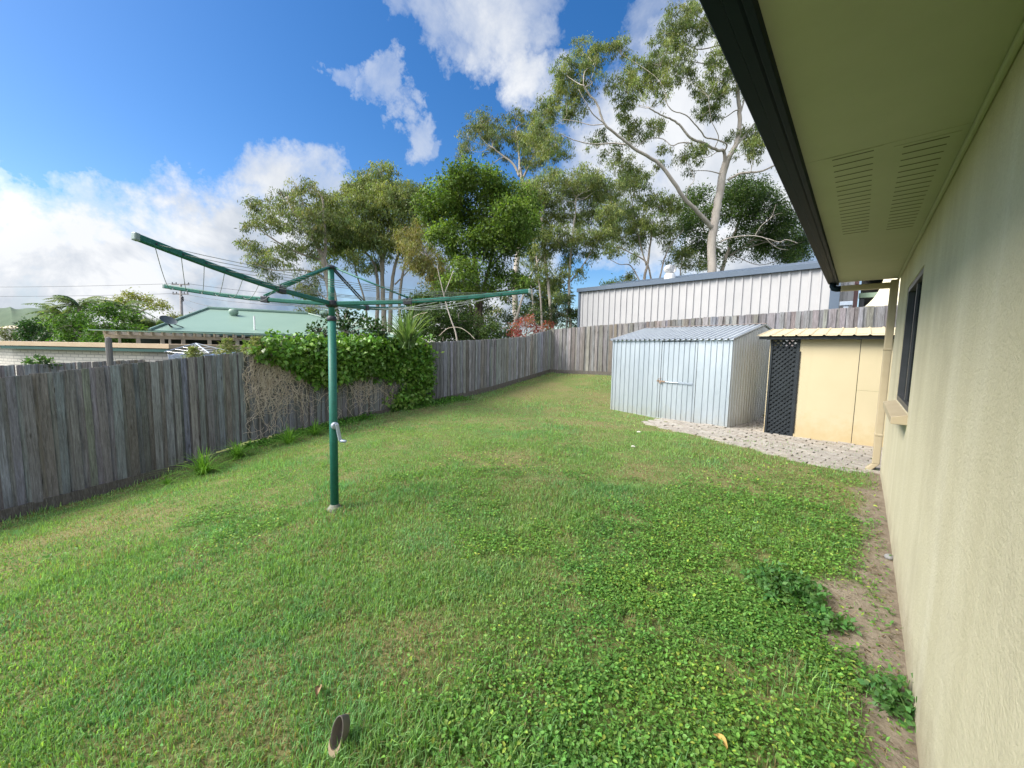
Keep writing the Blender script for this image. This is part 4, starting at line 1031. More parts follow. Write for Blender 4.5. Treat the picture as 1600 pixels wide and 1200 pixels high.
tree('gum_tree', 'open wispy gum with thin branches, leftmost of the tall trees behind the fence', 'tree', 21,
 [(z7((520, 1290), (505, 1100), (480, 960), (440, 860), (380, 780), (330, 700), (300, 640)), .16, .04), (z7((470, 940), (420, 930), (340, 900), (250, 850), (180, 800), (140, 740)), .07, .02),
  (z7((500, 1050), (430, 1000), (330, 990), (230, 990), (150, 960)), .06, .02), (z7((480, 960), (490, 850), (480, 740), (470, 640), (420, 590)), .09, .03), (z7((560, 1290), (530, 1100), (500, 980), (470, 900)), .09, .05), (z7((515, 1150), (430, 1080), (380, 1060)), .04, .02)],
 z7((400, 590, 26), (350, 585, 18), (440, 640, 22), (195, 715, 26), (150, 690, 16), (285, 665, 30), (270, 630, 16), (130, 755, 20), (240, 740, 24), (330, 730, 28), (380, 700, 24), (440, 730, 24), (390, 800, 26), (300, 800, 22), (100, 870, 18), (190, 900, 24), (270, 910, 22), (340, 905, 24), (430, 870, 22), (160, 960, 20), (230, 970, 18), (120, 840, 12), (215, 1045, 15), (385, 1075, 24), (420, 1000, 20), (400, 1110, 16), (480, 800, 20), (340, 640, 18)),
 GUM, 'hang', .17, .05, 21, BARKG, cov=.95, tr=.36, per=20, brr=.045, twigs=6)

tree('gum_tree', 'rounded gum with a bundle of pale thin trunks, behind the clothes line pole', 'tree', 23,
 [(z7((770, 1290), (765, 1150), (760, 1000), (750, 900), (730, 800)), .16, .06), (z7((800, 1290), (800, 1150), (815, 1000), (840, 900), (850, 760)), .14, .05), (z7((730, 1290), (740, 1100), (720, 960), (660, 880), (600, 780)), .12, .04),
  (z7((850, 1290), (845, 1120), (865, 980), (900, 880), (930, 760)), .10, .04), (z7((760, 1060), (770, 900), (790, 780), (780, 650)), .10, .03), (z7((690, 1290), (680, 1150), (640, 1020), (620, 920)), .07, .03), (z7((820, 1060), (880, 1000), (960, 900)), .05, .02)],
 z7((700, 560, 30), (650, 590, 28), (770, 545, 28), (740, 600, 30), (850, 600, 26), (600, 620, 24), (560, 640, 18), (930, 615, 24), (890, 640, 24), (620, 680, 30), (700, 690, 34), (790, 660, 32), (850, 710, 32), (920, 700, 26), (560, 710, 26), (500, 700, 20), (650, 780, 32), (570, 790, 28), (740, 780, 32), (820, 790, 32), (900, 780, 30), (600, 860, 28), (700, 860, 30), (790, 880, 30), (870, 870, 28), (640, 940, 22), (740, 950, 22), (560, 860, 22), (530, 780, 20), (490, 660, 22), (470, 740, 24), (480, 820, 24), (520, 860, 24), (520, 640, 20), (500, 920, 18), (680, 640, 28), (820, 650, 28), (690, 830, 28)),
 GUM2, 'hang', .18, .05, 22, BARKG, cov=1.6, tr=.42, per=24)

tree('gum_tree', 'drooping olive-brown gum, between the rounded gum and the dense bright tree', 'tree', 20,
 [([(694, 535), (690, 500), (680, 450), (668, 400)], .10, .04), ([(686, 470), (700, 430), (706, 390)], .05, .02)],
 z7((920, 850, 26), (960, 920, 28), (900, 920, 24), (990, 985, 28), (930, 990, 22), (950, 800, 22), (1010, 1040, 22), (1040, 960, 24), (900, 860, 18), (870, 820, 18), (1050, 1060, 20)),
 OLIVE, 'hang', .17, .04, 23, BARKG, cov=1.15, tr=.4, per=24)

tree('broadleaf_tree', 'dense bright green domed tree at the centre, tallest leafy mass beside the tall gums', 'tree', 18,
 [([(742, 545, 1.6), (744, 500, 1.6), (746, 450, 1.6), (740, 390, 1.6), (736, 340, 1.6)], .17, .06), ([(750, 545, 1.6), (752, 470, 1.6), (764, 420, 1.6), (775, 370, 1.6), (780, 330, 1.6)], .12, .05), ([(734, 545, 1.6), (735, 480, 1.6), (722, 430, 1.6), (705, 380, 1.6)], .10, .04), ([(765, 420, 1.6), (790, 390, 1.6), (806, 360, 1.6)], .06, .03)],
 z7((1180, 510, 26), (1110, 550, 28), (1250, 545, 28), (1180, 590, 34), (1320, 580, 28), (1030, 630, 30), (1100, 660, 34), (1250, 650, 36), (1340, 660, 32), (1420, 640, 28), (1455, 710, 26), (1400, 740, 34), (990, 700, 28), (1050, 750, 34), (1170, 740, 36), (1290, 760, 36), (1440, 800, 26), (1090, 840, 30), (1200, 850, 32), (1300, 860, 30), (1390, 870, 28), (1010, 830, 22), (1120, 920, 24), (1260, 930, 22), (1160, 1010, 28), (1080, 1040, 22), (1330, 990, 24), (1390, 1030, 24), (1290, 1060, 22), (1430, 1060, 18), (1210, 1090, 18)),
 BRIGHT, 'droop', .13, .075, 24, BARKD, cov=2.5, tr=.36, per=26)

tree('gum_tree', 'tall thin gum whose crown rises above the dense bright tree', 'tree', 33,
 [([(806, 560), (806, 500), (805, 450), (808, 400), (815, 340), (816, 290), (812, 262)], .30, .14), (z7((1420, 540), (1390, 480), (1340, 440), (1290, 400)), .12, .04), (z7((1430, 560), (1460, 500), (1490, 440), (1500, 380)), .12, .04), (z7((1420, 520), (1420, 450), (1410, 380), (1400, 320)), .12, .04)],
 z7((1230, 290, 26), (1210, 360, 26), (1270, 330, 22), (1180, 400, 16), (1160, 350, 12), (1290, 410, 24), (1320, 350, 20), (1400, 290, 24), (1390, 360, 24), (1470, 300, 26), (1440, 380, 24), (1510, 330, 26), (1540, 270, 24), (1500, 420, 24), (1480, 480, 20), (1350, 470, 16), (1560, 380, 24), (1430, 470, 16), (1140, 450, 10), (1550, 460, 18)),
 GUM, 'hang', .24, .06, 25, BARKW, cov=1.05, tr=.5, per=24, brr=.06, twigs=5)

tree('gum_tree', 'wide olive-green gum with leaning pale trunks, left end of the pale garage', 'tree', 24,
 [([(866, 560), (862, 500), (856, 440), (850, 390), (846, 340)], .13, .05), ([(800, 520), (815, 470), (832, 425), (850, 396), (868, 385)], .09, .03), ([(895, 560), (890, 480), (890, 420), (896, 360), (900, 310)], .11, .04), ([(848, 560), (845, 470), (838, 400)], .08, .04), ([(835, 560), (833, 480), (828, 430)], .05, .03), ([(892, 440), (920, 400), (938, 360)], .05, .02)],
 z8((60, 800, 24), (120, 760, 20), (180, 790, 26), (240, 760, 24), (290, 790, 22), (120, 860, 28), (60, 880, 24), (220, 860, 28), (320, 860, 24), (40, 960, 24), (120, 960, 28), (210, 960, 28), (290, 930, 26), (350, 940, 20), (60, 1040, 24), (150, 1050, 28), (240, 1050, 26), (330, 1040, 22), (280, 1110, 20), (190, 1130, 20), (90, 1110, 18), (60, 1170, 18), (160, 1190, 16), (230, 1180, 14), (110, 1240, 18), (20, 1120, 20), (150, 1290, 16), (320, 780, 22), (380, 830, 22), (390, 900, 24), (370, 1000, 22), (10, 840, 24), (0, 920, 22), (270, 820, 26), (180, 1080, 22)),
 GUM2, 'hang', .18, .05, 26, BARKW, cov=1.65, tr=.42, per=24)

tree('gum_tree', 'smaller gum with forked dark branches, just above the garage roof ventilator', 'tree', 29,
 [([(1005, 470), (1008, 430), (1012, 412), (1016, 380), (1022, 350)], .12, .05), ([(1018, 440), (1010, 410), (985, 395), (965, 385)], .07, .03), ([(1028, 450), (1038, 405), (1050, 380), (1068, 360)], .07, .02), ([(1010, 415), (1000, 380), (992, 340), (985, 300)], .06, .03), ([(1000, 440), (985, 415), (968, 413), (952, 405)], .05, .015)],
 z8((420, 700, 24), (380, 660, 18), (470, 770, 24), (430, 800, 20), (490, 840, 26), (540, 890, 28), (600, 880, 24), (640, 910, 16), (420, 900, 28), (400, 960, 26), (480, 950, 28), (560, 960, 26), (440, 1030, 26), (520, 1010, 24), (390, 1080, 20), (590, 1020, 18), (500, 1070, 18), (640, 990, 14), (480, 1110, 12), (350, 880, 18), (620, 1070, 12)),
 GUM2, 'hang', .20, .055, 27, BARKG, cov=1.4, tr=.45, per=24)

tree('broadleaf_tree', 'dark green spreading tree behind the white gum trunk', 'tree', 33,
 [([(1120, 450), (1135, 400), (1150, 360), (1160, 330)], .18, .08), ([(1140, 400), (1180, 370), (1210, 340)], .09, .04), ([(1130, 400), (1105, 370), (1090, 330)], .09, .04)],
 z8((760, 850, 26), (720, 920, 28), (690, 990, 22), (780, 930, 26), (900, 830, 26), (970, 810, 26), (1040, 850, 28), (880, 900, 28), (960, 890, 30), (1050, 920, 30), (1120, 930, 28), (930, 970, 28), (1010, 1000, 28), (1090, 1000, 30), (1160, 1000, 26), (920, 1050, 26), (1000, 1080, 26), (1080, 1070, 26), (1160, 1070, 24), (740, 1010, 26), (770, 1080, 22), (720, 1080, 18), (800, 1130, 18), (910, 1110, 18), (1200, 1110, 22), (1240, 1060, 22), (1150, 1130, 18)),
 DARKG+[(.11, .17, .04)], 'droop', .17, .09, 28, BARKG, cov=1.7, tr=.55, per=26)
tree('sapling_tree', 'light green bushy sapling showing between ventilator and white gum trunk', 'tree', 31, [([(1062, 450), (1064, 420), (1066, 405)], .06, .03)],
 [(1050, 398, 12), (1066, 392, 16), (1080, 402, 16), (1060, 410, 16), (1090, 412, 12), (1040, 412, 10), (1075, 416, 14)], GUM2, 'droop', .16, .06, 29, cov=1.4, tr=.4)
tree('shrub', 'small rounded bush peeping over the garage gutter left of the ventilator', 'shrub', 30, [([(965, 470), (965, 440)], .05, .02)], [(958, 437, 12), (975, 436, 12), (945, 442, 9), (966, 442, 14), (990, 439, 7)], BRIGHT+GUM, 'droop', .15, .07, 30, cov=1.5, tr=.35)
tree('shrub', 'grey-green tall shrub against the left edge of the pale garage', 'shrub', 19, [([(885, 540), (886, 490)], .05, .02)], [(880, 470, 16), (893, 482, 16), (872, 490, 18), (890, 500, 16), (866, 508, 14), (882, 515, 18), (897, 512, 10), (895, 462, 9)], DARKG+GUM, 'hang', .12, .035, 31, cov=1.5, tr=.3)
tree('shrub', 'dark green leafy thicket behind the fence under the dense bright tree', 'shrub', 15, [([(690, 560), (688, 500)], .05, .02), ([(720, 560), (716, 490)], .04, .02)],
 [(660, 470, 22), (690, 462, 22), (715, 470, 20), (650, 492, 20), (680, 490, 26), (710, 500, 24), (735, 505, 18), (660, 515, 24), (690, 520, 24), (720, 522, 22), (745, 525, 16), (770, 522, 18), (640, 480, 14), (790, 520, 12)], DARKG, 'droop', .10, .055, 32, cov=2.6, tr=.28)
tree('shrub', 'grey-green scrubby bush behind the fence, just left of the red-leaved shrub', 'shrub', 16, [([(770, 560), (770, 520)], .04, .02)], [(765, 500, 14), (780, 490, 14), (775, 512, 16), (755, 518, 12), (790, 508, 12), (835, 480, 12), (826, 494, 12)], GUM+DARKG, 'droop', .1, .04, 33, cov=1.1, tr=.3)
tree('shrub', 'red-leaved shrub above the back corner of the fence', 'shrub', 14.8, [([(820, 560), (822, 520), (826, 505)], .03, .01), ([(822, 530), (808, 515)], .02, .01)],
 [(820, 506, 12), (808, 514, 12), (832, 512, 13), (845, 517, 11), (798, 520, 9), (818, 520, 14), (836, 522, 10), (852, 510, 6), (826, 499, 7)], [(.30, .055, .06), (.22, .05, .05), (.36, .10, .08), (.20, .10, .05)], 'out', .09, .035, 34, cov=.95, tr=.22, spread=.6)
tree('shrub', 'glossy dark-leaved citrus bush behind the vine, left of the spiky grass clump', 'shrub', 9.2, [([(540, 590), (542, 520)], .04, .02)],
 [(500, 512, 14), (522, 500, 15), (545, 495, 13), (560, 504, 16), (580, 512, 14), (535, 515, 20), (512, 528, 16), (560, 526, 18), (590, 526, 14), (488, 522, 9), (600, 518, 9), (545, 486, 7)], [(.025, .06, .02), (.035, .075, .022), (.05, .10, .03)], 'out', .10, .05, 35, cov=1.7, tr=.16, per=14, leafm=WAXY, spread=.5)

# spiky strap-leaved clump
def spiky(name, label, base, n, L, W, pal, seed, cat='plant', spreadv=.8, thick=0):
    rg = np.random.default_rng(seed); V = []; F = []; Cc = []
    for i in range(n):
        az = rg.uniform(0, 2*math.pi); lean = rg.uniform(.05, spreadv); l = L*rg.uniform(.6, 1.15); w = W*rg.uniform(.7, 1.2)
        h = np.array([math.cos(az), math.sin(az), 0]); s = np.array([-h[1], h[0], 0]); b = base+rg.normal(size=3)*np.array([.05, .05, .02])*L
        c = np.array(pal[rg.integers(len(pal))])*rg.uniform(.75, 1.25); n0 = len(V)
        for k, t in enumerate(np.linspace(0, 1, 7)):
            q = b+h*l*(lean*t+.5*lean*t**3)+np.array([0, 0, 1])*l*(t*(1-.35*lean)-.45*lean*t**3)
            ww = w*(1-t**2.2)*.5+.0008; V += [q-s*ww, q+s*ww]; Cc += [c, c]
        for k in range(6): F.append((n0+2*k, n0+2*k+1, n0+2*k+3, n0+2*k+2))
    o = np_mesh(name, np.array(V), np.array(F), LEAF, None, np.array(Cc)); o['label'] = label; o['category'] = cat
    return o
spiky('strappy_plant', 'spiky pale green clump of long strap leaves above the vine', P(637, 543, 8.7), 130, 1.1, .042, [(.14, .22, .09), (.10, .18, .06), (.2, .27, .13)], 41, 'plant', .7)
# dead leaning sapling and arched dry stems
dsx = thing('dead_sapling', 'bare pale leaning stem in front of the dark thicket behind the fence', 'tree', P(716, 545, 13))
m = MB(); m.tube(smooth_pts([P(716, 545, 13), P(712, 520, 13), P(705, 500, 13), P(698, 478, 13), P(692, 455, 13), P(686, 430, 13), P(683, 415, 13)], 4), np.linspace(.03, .008, 25), 7)
m.tube(smooth_pts([P(694, 460, 13), P(702, 440, 13.2), P(708, 424, 13.3)], 4), .012, 5); m.build('trunk', BARKW, dsx, smooth=True)
for q, lb in (([(686, 525), (700, 513), (718, 512), (732, 520), (742, 530)], 'arched dry stem low in front of the dark thicket'), ([(640, 500), (652, 492), (668, 488)], 'short dry arching stem beside the strap-leaved clump')):
    m = MB(); m.tube(smooth_pts([P(a, b, 12.5) for a, b in q], 5), .010, 6); tag(m.build('dry_stem', DRYST, smooth=True), lb, 'stem')

for (lb, d_, pal_, bl_, sd_) in (('dark green bushy tree low behind the trunks, left of the thick pale trunk', 27, DARKG, [(655, 470, 20), (680, 455, 20), (705, 462, 22), (730, 455, 22), (755, 462, 20), (672, 490, 20), (700, 495, 22), (730, 490, 22), (760, 488, 20), (745, 510, 20), (712, 518, 20), (680, 515, 18)], 81),
        ('grey-green bushy tree low behind the trunks, right of the thick pale trunk', 28, GUM+DARKG, [(820, 440, 18), (845, 450, 18), (868, 440, 18), (830, 465, 20), (855, 475, 20), (880, 470, 14), (815, 485, 18), (842, 495, 20), (868, 500, 16), (790, 470, 14), (795, 495, 16), (776, 505, 14)], 82)):
    tree('broadleaf_tree', lb, 'tree', d_, [([(bl_[4][0], 560), (bl_[4][0], 500)], .1, .05)], bl_, pal_, 'droop', .2, .09, sd_, cov=2.2, tr=.5)
# far left bushes, palms, umbrella tree
tree('shrub', 'round dark green bush, left of the big leafy tree beyond the outbuilding', 'shrub', 20, [([(55, 560), (55, 520)], .06, .03)], [(40, 515, 14), (58, 508, 14), (72, 518, 15), (50, 525, 18), (30, 526, 10), (76, 530, 12)], [(.03, .075, .022), (.04, .09, .025)], 'droop', .12, .07, 42, cov=2.2, tr=.3)
tree('broadleaf_tree', 'broad leafy green tree with flat layers behind the left end of the pergola', 'tree', 18, [([(150, 580), (150, 520)], .12, .06)],
 [(110, 505, 18), (135, 494, 16), (160, 490, 16), (185, 492, 16), (205, 502, 16), (100, 522, 16), (130, 515, 24), (165, 512, 26), (195, 518, 22), (215, 522, 14), (120, 530, 20), (155, 532, 22), (185, 534, 20), (92, 512, 9), (222, 512, 8)], [(.075, .155, .028), (.055, .12, .024), (.10, .19, .034)], 'droop', .16, .06, 43, cov=2.8, tr=.34, sq=.6)
tree('umbrella_tree', 'flat-topped yellow-green umbrella tree beside the power pole', 'tree', 34, [([(212, 540), (212, 500), (214, 485)], .2, .12), ([(213, 495), (195, 478), (182, 470)], .1, .04), ([(214, 490), (238, 478), (252, 476)], .1, .04), ([(214, 488), (216, 474), (218, 466)], .1, .04)],
 [(190, 466, 10), (205, 463, 11), (222, 463, 11), (238, 467, 10), (250, 473, 9), (178, 472, 8), (213, 468, 11), (232, 473, 10), (196, 473, 9), (258, 480, 6), (246, 483, 7), (170, 476, 6)], [(.26, .27, .07), (.22, .25, .06), (.3, .29, .09)], 'droop', .2, .09, 44, BARKW, cov=2.0, tr=.45, sq=.5)
tree('shrub', 'dry greyish tangled bush with small palms under the umbrella tree', 'shrub', 22, [([(232, 560), (234, 520)], .06, .03)], [(222, 495, 12), (235, 503, 14), (248, 500, 10), (228, 512, 14), (245, 515, 12), (215, 505, 8)], [(.16, .15, .08), (.12, .13, .06), (.09, .11, .05)], 'hang', .16, .03, 45, cov=.9, tr=.35)
tree('shrub', 'pale olive bush at the far left edge below the hill', 'shrub', 26, [([(8, 560), (8, 530)], .05, .03)], [(5, 522, 12), (18, 526, 10), (-10, 520, 12), (10, 532, 12)], [(.16, .18, .08), (.13, .15, .07)], 'droop', .14, .06, 46, cov=1.5, tr=.35)
tree('broadleaf_tree', 'dull green tree in the distance between the hill and the palm', 'tree', 60, [([(80, 545), (80, 520)], .15, .08)], [(70, 505, 10), (85, 502, 11), (98, 505, 10), (78, 515, 14), (110, 515, 12), (60, 515, 8), (95, 515, 12)], [(.13, .17, .09), (.10, .14, .075)], 'droop', .4, .2, 47, cov=1.8, tr=.8)
tree('shrub', 'yellowish low tree beside the foot of the power pole above the green roof', 'shrub', 40, [([(275, 530), (276, 502)], .08, .04)], [(268, 495, 7), (278, 497, 7), (288, 500, 6), (295, 503, 4), (272, 503, 8)], [(.2, .2, .07), (.15, .17, .06)], 'droop', .25, .1, 48, cov=1.3, tr=.5)
tree('shrub', 'yellow-green tree top showing over the right part of the green roof ridge', 'shrub', 30, [([(488, 540), (488, 495)], .1, .05)], [(480, 486, 8), (490, 483, 9), (500, 487, 8), (470, 489, 5), (510, 489, 6)], [(.18, .2, .05), (.14, .18, .05)], 'droop', .2, .08, 49, cov=1.6, tr=.45)
tree('shrub', 'small leafy plant peeping over the low pale fence in front of the brick wall', 'shrub', 7.9, [([(62, 600), (62, 565)], .02, .01)], [(60, 560, 9), (70, 563, 8), (52, 566, 7), (65, 569, 10), (80, 567, 5), (46, 570, 4)], [(.05, .11, .03), (.07, .14, .04)], 'out', .07, .04, 50, cov=1.5, tr=.10, per=14)
def palm(label, px, py, d, h, nf, fl, seed, lean=0):
    rg = np.random.default_rng(seed); c = P(px, py, d); root = thing('palm_tree', label, 'palm', (c[0], c[1], -1.3))
    m = MB(); m.tube(smooth_pts([(c[0], c[1], -1.4), (c[0]+lean*.4, c[1], (c[2]-1.4)/2), tuple(c)], 4), [.16]*9 if False else np.linspace(.17, .12, 9), 8); m.build('trunk', BARKG, root, smooth=True)
    V = []; F = []; Cc = []
    for i in range(nf):
        az = 2*math.pi*i/nf+rg.uniform(-.3, .3); el = rg.uniform(-.1, 1.2); h_ = np.array([math.cos(az), math.sin(az), 0]); s = np.array([-h_[1], h_[0], 0]); l = fl*rg.uniform(.8, 1.15)
        col = np.array([(.15, .21, .09), (.12, .18, .07), (.20, .24, .12)][rg.integers(3)])*rg.uniform(.8, 1.2)
        for k, t in enumerate(np.linspace(.08, 1, 26)):
            q = c+h_*l*t*math.cos(el*(1-t*.4))+np.array([0, 0, l*(math.sin(el)*t-.62*t*t)])
            for sg in (-1, 1):
                ll = .42*math.sin(math.pi*min(1, t*.9+.1))*fl/2+.05; dv = s*sg*.8+h_*.5+np.array([0, 0, -.45+rg.normal()*.15]); dv /= np.linalg.norm(dv); n0 = len(V); w = h_*.035
                V += [q-w, q+w, q+dv*ll+w*.2, q+dv*ll-w*.2]; F.append((n0, n0+1, n0+2, n0+3)); Cc += [col]*4
    np_mesh('fronds', np.array(V), np.array(F), LEAF, root, np.array(Cc))
palm('bushy pale palm behind the broad leafy tree, its tuft on top like a spike', 124, 478, 24, 3, 22, 1.9, 51)
palm('shorter wide palm left of the spike-topped palm', 100, 492, 24, 3, 20, 1.9, 52)
palm('arching palm with drooping fronds left of the umbrella tree', 192, 482, 24, 3, 18, 1.7, 53)
palm('small feathery palm just below the satellite dish', 243, 508, 19, 3, 16, 1.2, 54)
# distant low roofs
for (x0, x1, y0, y1, d, colr, lb) in ((-10, 25, 508, 513, 120, (.55, .47, .33), 'tiny cream house roof far off at the left edge below the hill'), (47, 66, 502, 506, 150, (.7, .7, .68), 'tiny white roof in the distance in front of the hill'), (72, 92, 511, 516, 110, (.6, .55, .4), 'tiny cream roof in the distance beside the round dark bush')):
    a, b = P(x0, y1, d), P(x1, y1, d); t = P(x0, y0, d)[2]; m = MB(); dn = np.array([_F[0], _F[1], 0])*6
    up = np.array([0, 0, t-a[2]]); 
    hs = thing('house', lb, 'house', ((a[0]+b[0])/2, (a[1]+b[1])/2, -1.3))
    m.prism([a, b, b+up+dn*.5-(b-a)*.12, a+up+dn*.5+(b-a)*.12], dn); m.cur = colr; m.c = [colr]*len(m.v); m.build('roof', VCOL, hs, col=True)
    m = MB(); m.cur = (.5, .48, .44); w0 = a+(b-a)*.04+dn*.05; m.frame_box((w0[0], w0[1], -1.3), (b-a)*.92*np.array([1, 1, 0]), dn*.9, (0, 0, min(a[2], b[2])+1.28)); m.build('wall', VCOL, hs, col=True)

# young conifers at the top of the left fence
for (px, py, d, h, lb) in ((303, 553, 7.2, .16, 'small star-shaped conifer tip at the fence top, in front of the silver clothes line'), (357, 545, 7.0, .2, 'tall pointed conifer tip at the fence top beside the vine'), (402, 543, 6.9, .2, 'conifer tip among tendrils at the left end of the green vine')):
    rg = np.random.default_rng(int(px)); c = P(px, py+8, d); c_t = c+np.array([0, 0, h*1.2])
    root = thing('young_conifer', lb, 'plant', (c[0], c[1], -1), 'conifer tips showing over the left fence')
    m = MB(); m.tube([(c[0], c[1], -1.0), c_t], [.012, .003], 5); m.build('trunk', BARKG, root)
    cs = []
    for k in range(5):
        z = c_t[2]-.02-h*.32*k
        for j in range(6):
            az = j*math.pi/3+k*.5; 
            for t in np.linspace(.2, 1, 6): cs.append((c[0]+math.cos(az)*t*h*(.35+.22*k), c[1]+math.sin(az)*t*h*(.35+.22*k), z+t*h*.22))
    V, F, Cc = leaves(np.array(cs), .015, 7, .05, .012, 'rand', [(.22, .26, .10), (.17, .22, .08), (.28, .28, .13)], rg); np_mesh('crown', V, F, LEAF, root, Cc)

# ------------------------------------------------------------------ vine over the left fence
rg = np.random.default_rng(61)
vine = thing('climbing_vine', 'leafy green vine with a tangle of dead grey stems sprawling over the left fence', 'vine', onPl(560, 650, FA, FN))
VP_ = np.array([(398, 545), (430, 540), (470, 537), (500, 533), (540, 532), (590, 529), (630, 527), (660, 533), (668, 545), (670, 580), (668, 622), (640, 640), (617, 634), (612, 615), (640, 608), (630, 596), (600, 585), (570, 582), (540, 590), (515, 598), (490, 592), (470, 588), (455, 570), (432, 562), (410, 555)], float)
cs = []
while len(cs) < 900:
    q = rg.uniform((396, 524), (674, 645)); 
    if not in_poly(np.array([q[0]]), np.array([q[1]]), VP_)[0]: continue
    w = onPl(*q, FA+FN*.05, FN); edge_top = w[2] > extrap(np.dot(w-FA, FD), pLT)-.12
    cs.append(w+FN*(abs(rg.normal())*.10+.02 if not edge_top else rg.normal()*.15))
for k in range(60):
    t = rg.random(); q = (398+t*268, 536-8*t); w = onPl(*q, FA-FN*.1, FN); cs.append(w-FN*rg.uniform(0, .5)+np.array([0, 0, rg.uniform(-.1, .12)]))
for q in ((423, 528), (421, 522), (428, 533), (418, 536), (440, 535), (673, 590), (676, 572), (650, 640)):
    cs.append(onPl(*q, FA+FN*.1, FN))
for k in range(70):
    a_, b_ = VP_[k % len(VP_)], VP_[(k+1) % len(VP_)]; q = a_+(b_-a_)*rg.random()+rg.normal(size=2)*np.array([6, 5]); cs.append(onPl(max(q[0], 392), q[1], FA+FN*.1, FN)+FN*rg.uniform(-.05, .12))
V, F, Cc = leaves(np.array(cs), .08, 13, .10, .075, 'droop', [(.125, .25, .04), (.15, .29, .05), (.09, .19, .03), (.19, .32, .065)], rg, .9, .2, .22)
np_mesh('foliage', V, F, WAXY, vine, Cc)
S374 = np.dot(onPl(377, 600, FA, FN)-FA, FD); m = MB()
def dry(px, py, n, stepz, wander, seed, rr0):
    rgl = np.random.default_rng(seed); p = onPl(px, py, FA+FN*rgl.uniform(.02, .10), FN); pts = [p]; a = rgl.uniform(-.8, .8)
    for k in range(n):
        a += rgl.normal()*wander; a *= .93
        p = p+FD*math.sin(a)*stepz+np.array([0, 0, -math.cos(a)*stepz])+FN*rgl.normal()*.006
        z = extrap(np.dot(p-FA, FD), pLP)
        if p[2] < z+.03 or np.dot(p-FA, FD) < S374: break
        pts.append(p)
    return pts, rr0
for i in range(290):
    t = rg.random()
    if t < .55: q = (rg.normal(418, 19), rg.uniform(550, 590)); n = int(rg.uniform(9, 26))
    elif t < .68: q = (rg.uniform(440, 482), rg.uniform(580, 625)); n = int(rg.uniform(8, 18))
    else: q = (rg.uniform(522, 628), rg.uniform(585, 605)); n = int(rg.uniform(7, 18))
    q = (min(max(q[0], 377), 628), q[1])
    pts, r0 = dry(q[0], q[1], n, .058, .5, 1000+i, rg.uniform(.0022, .0052))
    if len(pts) > 3: m.tube(smooth_pts(pts, 2), np.linspace(r0, r0*.5, 2*(len(pts)-1)+1), 5, cap=False)
for i in range(90):      # cross tangles
    q = (rg.normal(425, 26), rg.uniform(553, 670)) if i < 54 else (rg.uniform(525, 622), rg.uniform(590, 660)); p = onPl(max(q[0], 378), q[1], FA+FN*rg.uniform(.03, .10), FN); pts = [p]; a = rg.uniform(0, 6.28)
    for k in range(int(rg.uniform(6, 16))):
        a += rg.normal()*.45; p = p+FD*math.cos(a)*.05+np.array([0, 0, math.sin(a)*.05-.008])+FN*rg.normal()*.005; pts.append(p)
    s_ = [np.dot(p-FA, FD) for p in pts]
    if all(p[2] > extrap(s, pLP)+.02 for p, s in zip(pts, s_)) and min(s_) > np.dot(onPl(374, 600, FA, FN)-FA, FD): m.tube(smooth_pts(pts, 2), .0032, 5, cap=False)
m.build('dead_stems', DRYST, vine, smooth=True)

# ------------------------------------------------------------------ grass, ground cover, weeds
def lean_dirs(n, rg): a = rg.uniform(0, 2*math.pi, n); return np.stack([np.cos(a), np.sin(a), np.zeros(n)], 1)
def sample(n, r0, r1, rg, pw=1.0):
    t = rg.random(n); r = (r0**(2-pw)+t*(r1**(2-pw)-r0**(2-pw)))**(1/(2-pw))
    a = YAW+math.pi/2+rg.uniform(R_(-66), R_(66), n)
    return r*np.cos(a), r*np.sin(a), r
FBs = lambda x, y: (np.stack([x, y, 0*x], 1)-FA)@FN
FBb = lambda x, y: (np.stack([x, y, 0*x], 1)-FB)@BN
SHP = np.array([(RF-U*.02-NB*.03)[:2], (LF+U*.02-NB*.03)[:2], (LF+NB*3.3)[:2], (RF+NB*3.3)[:2]])
def inside(x, y):
    k = (FBs(x, y) > .05) & (FBb(x, y) > .05) & (x < .27) & (y > -5.5)
    k &= ~in_poly(x, y, SHP) & ~((y > 8.5) & (x > -1.3))
    return k
def weed_density(x, y):
    w = sstep(-1.75, -.85, x+1.1*(fbm(x, y, .9, 71)-.5))*sstep(.6, 1.3, y+.9*(fbm(x, y, 1.6, 73)-.3)+1.2*(x > -.75))*sstep(7.5, 4.5, y)
    return np.clip(np.maximum(w, .55*sstep(.55, .7, fbm(x, y, 1.3, 81)))*1.0, 0, 1)
VV = []; FF = []; CC = []; off = 0
